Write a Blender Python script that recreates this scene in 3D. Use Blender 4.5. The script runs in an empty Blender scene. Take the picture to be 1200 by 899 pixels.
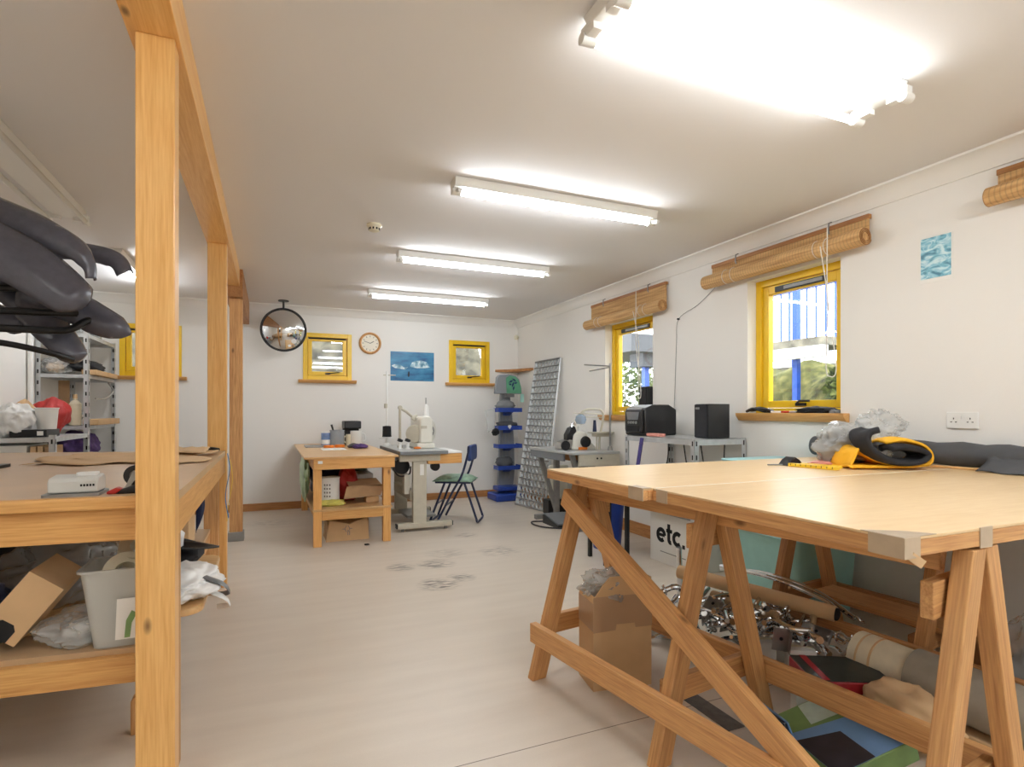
import bpy, bmesh, math, random
from mathutils import Vector, Matrix, Euler, noise
R = math.radians
SC = bpy.context.scene
COL = SC.collection
# ------------------------------------------------------------------ camera, world, exposure
cam = bpy.data.objects.new('camera', bpy.data.cameras.new('camera'))
COL.objects.link(cam)
cam.location = (0, 0, 1.2)
cam.rotation_euler = (R(90), 0, -0.40566)
cam.data.sensor_width = 36
cam.data.lens = 36 * 659.93 / 1200
cam.data.shift_y = 33 / 1200
cam.data.clip_start = 0.02
SC.camera = cam
SC.view_settings.view_transform = 'Standard'
SC.view_settings.look = 'None'
SC.view_settings.gamma = 1
SC.view_settings.use_curve_mapping = False
SC.view_settings.exposure = 0.26
TUBE = 52.0
DAY = 5.0
try:
    SC.cycles.use_denoising = True
    SC.cycles.max_bounces = 10
    SC.cycles.diffuse_bounces = 6
    SC.cycles.transparent_max_bounces = 16
    SC.cycles.sample_clamp_indirect = 8
except Exception:
    pass
world = bpy.data.worlds.new('overcast_sky')
SC.world = world
world.use_nodes = True
bg = world.node_tree.nodes['Background']
bg.inputs[0].default_value = (0.94, 0.97, 1.0, 1)
bg.inputs[1].default_value = DAY

# ------------------------------------------------------------------ materials
def S(r, g, b):
    f = lambda c: (c / 12.92 if c <= 0.04045 else ((c + 0.055) / 1.055) ** 2.4)
    return (f(r / 255), f(g / 255), f(b / 255), 1)

def mat(name, rgb, rough=0.5, metal=0.0, var=0.0, scale=20.0, bump=0.0, bscale=60.0, spec=0.5, trans=0.0, alpha=1.0, coat=0.0):
    m = bpy.data.materials.new(name)
    m.use_nodes = True
    nt = m.node_tree
    p = nt.nodes['Principled BSDF']
    c = S(*rgb)
    p.inputs['Base Color'].default_value = c
    p.inputs['Roughness'].default_value = rough
    p.inputs['Metallic'].default_value = metal
    p.inputs['Specular IOR Level'].default_value = spec
    p.inputs['Transmission Weight'].default_value = trans
    p.inputs['Alpha'].default_value = alpha
    p.inputs['Coat Weight'].default_value = coat
    tc = nt.nodes.new('ShaderNodeTexCoord')
    if var:
        n = nt.nodes.new('ShaderNodeTexNoise')
        n.inputs['Scale'].default_value = scale
        n.inputs['Detail'].default_value = 5
        nt.links.new(tc.outputs['Object'], n.inputs['Vector'])
        r = nt.nodes.new('ShaderNodeValToRGB')
        r.color_ramp.elements[0].position = 0.3
        r.color_ramp.elements[1].position = 0.7
        r.color_ramp.elements[0].color = tuple(max(0, x * (1 - var)) for x in c[:3]) + (1,)
        r.color_ramp.elements[1].color = tuple(min(1, x * (1 + var)) for x in c[:3]) + (1,)
        nt.links.new(n.outputs['Fac'], r.inputs['Fac'])
        nt.links.new(r.outputs['Color'], p.inputs['Base Color'])
    if bump:
        n2 = nt.nodes.new('ShaderNodeTexNoise')
        n2.inputs['Scale'].default_value = bscale
        nt.links.new(tc.outputs['Object'], n2.inputs['Vector'])
        b = nt.nodes.new('ShaderNodeBump')
        b.inputs['Strength'].default_value = bump
        b.inputs['Distance'].default_value = 0.01
        nt.links.new(n2.outputs['Fac'], b.inputs['Height'])
        nt.links.new(b.outputs['Normal'], p.inputs['Normal'])
    return m

def wood(name, light, dark, rough=0.42, axis=2, knots=True, stretch=22.0):
    """pine: grain runs along the local axis"""
    m = bpy.data.materials.new(name)
    m.use_nodes = True
    nt = m.node_tree
    L = nt.links
    N = lambda t: nt.nodes.new(t)
    p = nt.nodes['Principled BSDF']
    p.inputs['Roughness'].default_value = rough
    tc = N('ShaderNodeTexCoord')
    oi = N('ShaderNodeObjectInfo')
    add = N('ShaderNodeVectorMath'); add.operation = 'ADD'
    mul = N('ShaderNodeMath'); mul.operation = 'MULTIPLY'; mul.inputs[1].default_value = 37.0
    L.new(oi.outputs['Random'], mul.inputs[0])
    L.new(tc.outputs['Object'], add.inputs[0])
    L.new(mul.outputs[0], add.inputs[1])
    mp = N('ShaderNodeMapping')
    sc = [stretch] * 3; sc[axis] = 0.9
    mp.inputs['Scale'].default_value = sc
    L.new(add.outputs[0], mp.inputs['Vector'])
    n1 = N('ShaderNodeTexNoise'); n1.inputs['Scale'].default_value = 1.6; n1.inputs['Detail'].default_value = 4; n1.inputs['Distortion'].default_value = 0.6
    L.new(mp.outputs[0], n1.inputs['Vector'])
    w = N('ShaderNodeMath'); w.operation = 'MULTIPLY'; w.inputs[1].default_value = 17
    L.new(n1.outputs['Fac'], w.inputs[0])
    s = N('ShaderNodeMath'); s.operation = 'SINE'
    L.new(w.outputs[0], s.inputs[0])
    n2 = N('ShaderNodeTexNoise'); n2.inputs['Scale'].default_value = 9; n2.inputs['Detail'].default_value = 6
    L.new(mp.outputs[0], n2.inputs['Vector'])
    a = N('ShaderNodeMath'); a.operation = 'MULTIPLY_ADD'; a.inputs[1].default_value = 0.09
    L.new(s.outputs[0], a.inputs[0]); L.new(n2.outputs['Fac'], a.inputs[2])
    r = N('ShaderNodeValToRGB')
    r.color_ramp.elements[0].position = 0.25; r.color_ramp.elements[0].color = S(*dark)
    r.color_ramp.elements[1].position = 0.72; r.color_ramp.elements[1].color = S(*light)
    L.new(a.outputs[0], r.inputs['Fac'])
    hs = N('ShaderNodeHueSaturation')
    mr = N('ShaderNodeMapRange'); mr.inputs['To Min'].default_value = 0.88; mr.inputs['To Max'].default_value = 1.1
    L.new(oi.outputs['Random'], mr.inputs['Value'])
    L.new(mr.outputs[0], hs.inputs['Value'])
    L.new(r.outputs['Color'], hs.inputs['Color'])
    out = hs.outputs['Color']
    if knots:
        mk = N('ShaderNodeMapping')
        ks = [9.0] * 3; ks[axis] = 4.0
        mk.inputs['Scale'].default_value = ks
        L.new(add.outputs[0], mk.inputs['Vector'])
        v = N('ShaderNodeTexVoronoi'); v.inputs['Scale'].default_value = 0.8
        L.new(mk.outputs[0], v.inputs['Vector'])
        kr = N('ShaderNodeMapRange'); kr.inputs['From Min'].default_value = 0.03; kr.inputs['From Max'].default_value = 0.1
        kr.inputs['To Min'].default_value = 0.75; kr.inputs['To Max'].default_value = 0.0
        L.new(v.outputs['Distance'], kr.inputs['Value'])
        mx = N('ShaderNodeMix'); mx.data_type = 'RGBA'
        L.new(kr.outputs[0], mx.inputs['Factor'])
        L.new(out, mx.inputs['A'])
        mx.inputs['B'].default_value = S(88, 48, 22)
        out = mx.outputs['Result']
    L.new(out, p.inputs['Base Color'])
    return m

def thin_clear(name, rgb, clear=0.6, rough=0.15):
    """thin polythene / glass: part see-through, part diffuse, with a sheen"""
    m = bpy.data.materials.new(name)
    m.use_nodes = True
    nt = m.node_tree
    nt.nodes.clear()
    N = lambda t: nt.nodes.new(t)
    out = N('ShaderNodeOutputMaterial')
    tr = N('ShaderNodeBsdfTransparent'); tr.inputs[0].default_value = (0.97, 0.98, 0.98, 1)
    df = N('ShaderNodeBsdfPrincipled'); df.inputs['Base Color'].default_value = S(*rgb); df.inputs['Roughness'].default_value = rough
    mx = N('ShaderNodeMixShader'); mx.inputs[0].default_value = 1 - clear
    nt.links.new(tr.outputs[0], mx.inputs[1]); nt.links.new(df.outputs[0], mx.inputs[2])
    gl = N('ShaderNodeBsdfGlossy'); gl.inputs['Roughness'].default_value = rough * 0.6
    fr = N('ShaderNodeFresnel'); ge = N('ShaderNodeNewGeometry')
    io = N('ShaderNodeMath'); io.operation = 'MULTIPLY_ADD'; io.inputs[1].default_value = 0.69 - 1.45; io.inputs[2].default_value = 1.45
    nt.links.new(ge.outputs['Backfacing'], io.inputs[0]); nt.links.new(io.outputs[0], fr.inputs[0])
    m2 = N('ShaderNodeMixShader')
    nt.links.new(fr.outputs[0], m2.inputs[0]); nt.links.new(mx.outputs[0], m2.inputs[1]); nt.links.new(gl.outputs[0], m2.inputs[2])
    nt.links.new(m2.outputs[0], out.inputs[0])
    return m

def glow(name, rgb, strength):
    m = bpy.data.materials.new(name)
    m.use_nodes = True
    nt = m.node_tree
    nt.nodes.clear()
    e = nt.nodes.new('ShaderNodeEmission')
    e.inputs[0].default_value = rgb + (1,)
    e.inputs[1].default_value = strength
    o = nt.nodes.new('ShaderNodeOutputMaterial')
    nt.links.new(e.outputs[0], o.inputs[0])
    return m

def blotch(name, cols, scale=4.0, rough=0.5, stretch=(1, 1, 1), detail=6, dist=0.0):
    """a noise-driven colour ramp (posters, foliage, stone)"""
    m = bpy.data.materials.new(name)
    m.use_nodes = True
    nt = m.node_tree
    p = nt.nodes['Principled BSDF']; p.inputs['Roughness'].default_value = rough
    tc = nt.nodes.new('ShaderNodeTexCoord')
    mp = nt.nodes.new('ShaderNodeMapping'); mp.inputs['Scale'].default_value = stretch
    n = nt.nodes.new('ShaderNodeTexNoise'); n.inputs['Scale'].default_value = scale; n.inputs['Detail'].default_value = detail; n.inputs['Distortion'].default_value = dist
    r = nt.nodes.new('ShaderNodeValToRGB')
    while len(r.color_ramp.elements) < len(cols):
        r.color_ramp.elements.new(0.5)
    for i, (pos, c) in enumerate(cols):
        r.color_ramp.elements[i].position = pos
    for i, (pos, c) in enumerate(cols):
        r.color_ramp.elements[i].color = S(*c)
    nt.links.new(tc.outputs['Object'], mp.inputs[0]); nt.links.new(mp.outputs[0], n.inputs['Vector'])
    nt.links.new(n.outputs['Fac'], r.inputs[0]); nt.links.new(r.outputs[0], p.inputs['Base Color'])
    return m

M = {}
M['wall'] = mat('white_emulsion', (238, 236, 231), 0.85, bump=0.04, bscale=90, spec=0.2)
M['ceiling'] = mat('white_ceiling_paint', (232, 230, 229), 0.9, spec=0.1)
M['cove'] = mat('white_cove', (240, 238, 233), 0.8, spec=0.2)
M['reveal'] = mat('white_reveal', (244, 243, 240), 0.7, spec=0.2)
M['pine'] = wood('varnished_pine', (230, 178, 108), (204, 144, 76))
M['pine_post'] = wood('varnished_pine_post', (238, 190, 120), (220, 162, 90), rough=0.3)
M['pine_old'] = wood('aged_pine', (216, 166, 108), (178, 124, 74), rough=0.5)
M['pine_dark'] = wood('dusty_pine', (190, 136, 82), (152, 100, 56), rough=0.6)
M['pine_x'] = wood('varnished_pine_lengthways', (228, 176, 108), (202, 142, 76), axis=0)
M['pine_y'] = wood('varnished_pine_along', (228, 176, 108), (202, 142, 76), axis=1)
M['board'] = wood('tan_hardboard', (218, 178, 124), (196, 152, 98), axis=0, knots=False, rough=0.3, stretch=9)
M['board_big'] = wood('tan_plywood', (232, 202, 156), (222, 188, 138), axis=0, knots=False, rough=0.33, stretch=6)
M['hardboard'] = mat('worn_hardboard', (196, 164, 126), 0.38, var=0.08, scale=3)
M['yellow'] = mat('yellow_window_paint', (240, 196, 30), 0.35, var=0.04, scale=6)
M['black'] = mat('black_plastic', (24, 24, 26), 0.4)
M['black_matt'] = mat('black_matt', (20, 20, 22), 0.8)
M['black_metal'] = mat('black_tube', (26, 26, 28), 0.35, metal=0.3)
M['mud'] = mat('dark_grey_moulded_plastic', (84, 84, 94), 0.24, var=0.1, scale=30, bump=0.06, bscale=250)
M['steel'] = mat('galvanised_steel', (200, 203, 204), 0.4, metal=0.45, var=0.1, scale=14)
M['zinc'] = mat('bright_zinc', (196, 200, 202), 0.45, metal=0.1, var=0.06)
M['steel_dark'] = mat('worn_steel', (150, 150, 148), 0.45, metal=0.5, var=0.12, scale=10)
M['chrome'] = mat('chrome', (222, 224, 228), 0.08, metal=1.0)
M['chrome_dull'] = mat('plated_bracket', (176, 172, 166), 0.28, metal=0.9, var=0.1)
M['white_pl'] = mat('white_plastic', (238, 238, 234), 0.4)
M['cream_pl'] = mat('cream_plastic', (226, 220, 196), 0.4)
M['beige_metal'] = mat('beige_machine_paint', (196, 190, 172), 0.45, var=0.05)
M['grey_lam'] = mat('grey_laminate', (120, 124, 128), 0.35, var=0.05)
M['grey_lam_top'] = mat('grey_laminate_top', (176, 178, 176), 0.35, var=0.05)
M['machine'] = mat('machine_enamel', (228, 226, 214), 0.3)
M['card'] = mat('brown_cardboard', (206, 170, 126), 0.75, var=0.06, scale=8)
M['card_dark'] = mat('kraft_paper', (184, 150, 112), 0.8, var=0.1, scale=10)
M['card_tape'] = mat('brown_parcel_tape', (178, 144, 110), 0.35)
M['kraft'] = mat('brown_paper', (212, 178, 136), 0.8, var=0.06, scale=8)
M['carton_w'] = mat('white_carton', (226, 224, 218), 0.7)
M['paper'] = mat('white_paper', (240, 239, 234), 0.8)
M['ink'] = mat('black_ink', (22, 22, 22), 0.7)
M['ink_grey'] = mat('grey_ink', (130, 128, 126), 0.7)
M['blue'] = mat('blue_plastic', (30, 62, 150), 0.4)
M['blue_chair'] = mat('blue_vinyl', (44, 66, 122), 0.45)
M['navy_tube'] = mat('navy_painted_tube', (36, 46, 78), 0.35)
M['green_vinyl'] = mat('green_patterned_vinyl', (142, 176, 154), 0.5, var=0.25, scale=22)
M['rack_grey'] = mat('grey_display_panel', (138, 142, 146), 0.45)
M['teal'] = mat('teal_storage_plastic', (158, 206, 198), 0.4, var=0.03)
M['teal_lid'] = mat('turquoise_lid', (166, 218, 222), 0.35)
M['red'] = mat('red_cloth', (178, 44, 40), 0.6)
M['red_card'] = mat('red_card', (160, 28, 36), 0.45)
M['orange'] = mat('orange_plastic', (232, 130, 44), 0.4)
M['purple'] = mat('purple_cloth', (86, 62, 118), 0.8, var=0.4, scale=18)
M['pink'] = mat('pink_tape_box', (222, 150, 136), 0.6)
M['green'] = mat('leaf_green_card', (118, 150, 92), 0.5, var=0.2, scale=8)
M['sky_print'] = mat('sky_blue_print', (116, 158, 206), 0.4, var=0.15, scale=5)
M['dark_print'] = mat('dark_landscape_print', (52, 52, 62), 0.4, var=0.4, scale=8)
M['yellow_cloth'] = mat('yellow_webbing', (244, 182, 34), 0.7, bump=0.2, bscale=120)
M['yellow_pl'] = mat('yellow_rule', (240, 200, 50), 0.45)
M['grey_cloth'] = mat('charcoal_fabric', (74, 75, 78), 0.75, var=0.1, scale=6, bump=0.15, bscale=40)
M['dark_cloth'] = mat('black_fabric', (34, 34, 38), 0.85, var=0.2)
M['cream_cloth'] = mat('cream_roll_cloth', (216, 204, 176), 0.75, var=0.06)
M['stone_cloth'] = mat('grey_brown_roll_cloth', (150, 140, 124), 0.8, var=0.08)
M['clear_bag'] = thin_clear('clear_polythene', (228, 230, 230), 0.66, 0.09)
M['white_bag'] = mat('white_polythene', (236, 236, 234), 0.3)
M['grey_bag'] = mat('grey_polythene', (118, 120, 122), 0.3)
M['tub'] = thin_clear('translucent_tub', (216, 216, 210), 0.35, 0.3)
M['jug'] = mat('translucent_jug', (222, 220, 206), 0.35)
M['glass'] = thin_clear('window_glass', (230, 240, 240), 0.995, 0.0)
M['lens_glass'] = thin_clear('lamp_glass', (150, 176, 200), 0.4, 0.05)
M['mirror'] = mat('convex_mirror_silver', (232, 234, 236), 0.02, metal=1.0)
M['bamboo_rail'] = wood('stained_headrail', (176, 122, 66), (136, 86, 40), axis=1, knots=False)
M['red_handle'] = mat('red_handle', (190, 40, 34), 0.4)
M['cord'] = mat('white_cord', (232, 228, 218), 0.7)
M['cable'] = mat('dark_cable', (48, 46, 48), 0.6)
M['blue_strap'] = mat('blue_strap', (70, 130, 190), 0.6, var=0.3, scale=60)
M['yellow_strap'] = mat('yellow_strap', (228, 190, 60), 0.6)
M['tube_lit'] = glow('lit_tube', (0.93, 0.98, 1.03), TUBE)
M['tube_twin'] = glow('lit_twin_tube', (0.95, 0.98, 1.0), TUBE * 0.36)
M['tube_off'] = mat('unlit_tube', (214, 212, 204), 0.3)
M['blue_paint'] = mat('blue_outdoor_paint', (52, 92, 190), 0.4)
M['grey_fascia'] = mat('grey_fascia', (84, 86, 90), 0.6)
M['white_out'] = mat('white_render', (240, 240, 240), 0.8)
M['grass'] = blotch('rough_grass', [(0.3, (52, 50, 30)), (0.5, (92, 94, 48)), (0.7, (132, 126, 74))], 9, 0.9, detail=10)
M['stone'] = blotch('mossy_stone', [(0.3, (72, 70, 64)), (0.5, (128, 124, 112)), (0.72, (170, 164, 146))], 5, 0.9, detail=9)
M['leaf'] = blotch('shrub_leaves', [(0.3, (52, 66, 34)), (0.55, (112, 126, 66)), (0.75, (170, 176, 112))], 14, 0.8, detail=8)
M['poster_blue'] = blotch('seascape_print', [(0.35, (22, 84, 130)), (0.5, (40, 118, 162)), (0.68, (70, 146, 184))], 5, 0.35, (1, 1, 3))
M['ice'] = blotch('iceberg_print', [(0.38, (60, 120, 150)), (0.5, (150, 190, 205)), (0.6, (226, 238, 240))], 14, 0.35, detail=8)
M['poster_teal'] = blotch('glacier_print', [(0.34, (60, 120, 146)), (0.47, (120, 186, 206)), (0.6, (206, 232, 236))], 14, 0.35, (1, 1, 2.2), dist=1.0)
M['punch'] = mat('pale_grey_enamel', (208, 208, 202), 0.35)
M['dial'] = mat('cream_dial', (236, 230, 212), 0.5)

def bamboo():
    m = bpy.data.materials.new('split_bamboo')
    m.use_nodes = True
    nt = m.node_tree; L = nt.links; p = nt.nodes['Principled BSDF']; p.inputs['Roughness'].default_value = 0.6
    tc = nt.nodes.new('ShaderNodeTexCoord')
    w1 = nt.nodes.new('ShaderNodeTexWave'); w1.bands_direction = 'Y'; w1.inputs['Scale'].default_value = 14; w1.inputs['Distortion'].default_value = 1.2
    n = nt.nodes.new('ShaderNodeTexNoise'); n.inputs['Scale'].default_value = 60
    mp = nt.nodes.new('ShaderNodeMapping'); mp.inputs['Scale'].default_value = (1, 0.05, 1)
    L.new(tc.outputs['Object'], w1.inputs['Vector']); L.new(tc.outputs['Object'], mp.inputs[0]); L.new(mp.outputs[0], n.inputs['Vector'])
    r = nt.nodes.new('ShaderNodeValToRGB')
    r.color_ramp.elements[0].position = 0.3; r.color_ramp.elements[0].color = S(188, 140, 86)
    r.color_ramp.elements[1].position = 0.7; r.color_ramp.elements[1].color = S(230, 190, 132)
    L.new(n.outputs['Fac'], r.inputs[0])
    r2 = nt.nodes.new('ShaderNodeValToRGB')
    r2.color_ramp.elements[0].position = 0.0; r2.color_ramp.elements[0].color = (0.78, 0.78, 0.78, 1)
    r2.color_ramp.elements[1].position = 0.3; r2.color_ramp.elements[1].color = (1, 1, 1, 1)
    L.new(w1.outputs['Fac'], r2.inputs[0])
    mx = nt.nodes.new('ShaderNodeMix'); mx.data_type = 'RGBA'; mx.blend_type = 'MULTIPLY'; mx.inputs['Factor'].default_value = 1
    L.new(r.outputs[0], mx.inputs['A']); L.new(r2.outputs[0], mx.inputs['B']); L.new(mx.outputs['Result'], p.inputs['Base Color'])
    wz = nt.nodes.new('ShaderNodeTexWave'); wz.bands_direction = 'Z'; wz.inputs['Scale'].default_value = 60
    L.new(tc.outputs['Object'], wz.inputs['Vector'])
    b = nt.nodes.new('ShaderNodeBump'); b.inputs['Strength'].default_value = 0.5; b.inputs['Distance'].default_value = 0.004
    L.new(wz.outputs['Fac'], b.inputs['Height']); L.new(b.outputs[0], p.inputs['Normal'])
    return m
M['bamboo'] = bamboo()

def floor_mat():
    m = bpy.data.materials.new('beige_lino')
    m.use_nodes = True
    nt = m.node_tree; L = nt.links; p = nt.nodes['Principled BSDF']
    p.inputs['Roughness'].default_value = 0.34
    p.inputs['Specular IOR Level'].default_value = 0.4
    N = lambda t: nt.nodes.new(t)
    tc = N('ShaderNodeTexCoord')
    n1 = N('ShaderNodeTexNoise'); n1.inputs['Scale'].default_value = 160; n1.inputs['Detail'].default_value = 3
    mp = N('ShaderNodeMapping'); mp.inputs['Scale'].default_value = (1.3, 9, 1)
    n2 = N('ShaderNodeTexNoise'); n2.inputs['Scale'].default_value = 1.1; n2.inputs['Detail'].default_value = 6
    L.new(tc.outputs['Object'], n1.inputs['Vector']); L.new(tc.outputs['Object'], mp.inputs[0]); L.new(mp.outputs[0], n2.inputs['Vector'])
    a = N('ShaderNodeMath'); a.operation = 'MULTIPLY_ADD'; a.inputs[1].default_value = 0.35
    L.new(n1.outputs['Fac'], a.inputs[0]); L.new(n2.outputs['Fac'], a.inputs[2])
    r = N('ShaderNodeValToRGB')
    r.color_ramp.elements[0].position = 0.45; r.color_ramp.elements[0].color = S(208, 196, 181)
    r.color_ramp.elements[1].position = 0.9; r.color_ramp.elements[1].color = S(217, 206, 191)
    L.new(a.outputs[0], r.inputs[0])
    col = r.outputs[0]
    # black rubber scuffs, each with its own place and shape
    sp = [(0.927, 4.324, 0.13), (1.2, 4.31, 0.17), (1.08, 3.80, 0.17), (1.27, 3.89, 0.12), (1.82, 4.5, 0.22), (1.37, 4.6, 0.2), (1.75, 5.2, 0.13), (0.0, 6.6, 0.3)]
    st = [0.95, 0.9, 1.0, 0.9, 0.5, 0.45, 0.5, 0.35]
    mk = N('ShaderNodeMapping'); mk.inputs['Rotation'].default_value = (0, 0, 0.5); mk.inputs['Scale'].default_value = (7, 40, 1)
    nk = N('ShaderNodeTexNoise'); nk.inputs['Scale'].default_value = 1.4; nk.inputs['Detail'].default_value = 5
    L.new(tc.outputs['Object'], mk.inputs[0]); L.new(mk.outputs[0], nk.inputs['Vector'])
    tot = None
    for (x, y, rad), s in zip(sp, st):
        d = N('ShaderNodeVectorMath'); d.operation = 'DISTANCE'; d.inputs[1].default_value = (x, y, 0)
        L.new(tc.outputs['Object'], d.inputs[0])
        g = N('ShaderNodeMapRange'); g.inputs['From Min'].default_value = rad; g.inputs['From Max'].default_value = rad * 0.4; g.inputs['To Max'].default_value = s
        L.new(d.outputs['Value'], g.inputs['Value'])
        if tot is None:
            tot = g.outputs[0]
        else:
            q = N('ShaderNodeMath'); q.operation = 'MAXIMUM'; L.new(tot, q.inputs[0]); L.new(g.outputs[0], q.inputs[1]); tot = q.outputs[0]
    kk = N('ShaderNodeMapRange'); kk.inputs['From Min'].default_value = 0.47; kk.inputs['From Max'].default_value = 0.6
    L.new(nk.outputs['Fac'], kk.inputs['Value'])
    mm = N('ShaderNodeMath'); mm.operation = 'MULTIPLY'; mm.use_clamp = True
    L.new(kk.outputs[0], mm.inputs[0]); L.new(tot, mm.inputs[1])
    mx = N('ShaderNodeMix'); mx.data_type = 'RGBA'; mx.inputs['B'].default_value = S(52, 48, 46)
    L.new(mm.outputs[0], mx.inputs['Factor']); L.new(col, mx.inputs['A'])
    # sheet joint
    sx = N('ShaderNodeSeparateXYZ'); L.new(tc.outputs['Object'], sx.inputs[0])
    ab = N('ShaderNodeMath'); ab.operation = 'ADD'; ab.inputs[1].default_value = -1.822
    L.new(sx.outputs['Y'], ab.inputs[0])
    ab2 = N('ShaderNodeMath'); ab2.operation = 'ABSOLUTE'; L.new(ab.outputs[0], ab2.inputs[0])
    lt = N('ShaderNodeMath'); lt.operation = 'LESS_THAN'; lt.inputs[1].default_value = 0.0022
    L.new(ab2.outputs[0], lt.inputs[0])
    m2 = N('ShaderNodeMix'); m2.data_type = 'RGBA'; m2.inputs['B'].default_value = S(126, 112, 98)
    L.new(lt.outputs[0], m2.inputs['Factor']); L.new(mx.outputs['Result'], m2.inputs['A'])
    L.new(m2.outputs['Result'], p.inputs['Base Color'])
    return m
M['floor'] = floor_mat()

# ------------------------------------------------------------------ builders
def wm(o):
    m = o.matrix_basis.copy()
    return wm(o.parent) @ m if o.parent else m

def props(o, label=None, cat=None, group=None, kind=None):
    if label: o['label'] = label
    if cat: o['category'] = cat
    if group: o['group'] = group
    if kind: o['kind'] = kind
    return o

def thing(name, label, cat, loc=(0, 0, 0), rotz=0.0, group=None):
    o = bpy.data.objects.new(name, None)
    o.empty_display_size = 0.05
    COL.objects.link(o)
    o.location = loc
    o.rotation_euler = (0, 0, rotz)
    return props(o, label, cat, group)

def link(name, me, m, parent=None, matrix=None, mods=()):
    o = bpy.data.objects.new(name, me)
    COL.objects.link(o)
    if m is not None:
        me.materials.append(m)
    if parent is not None:
        o.parent = parent
    if matrix is not None:
        o.matrix_basis = matrix
    return o

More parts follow.
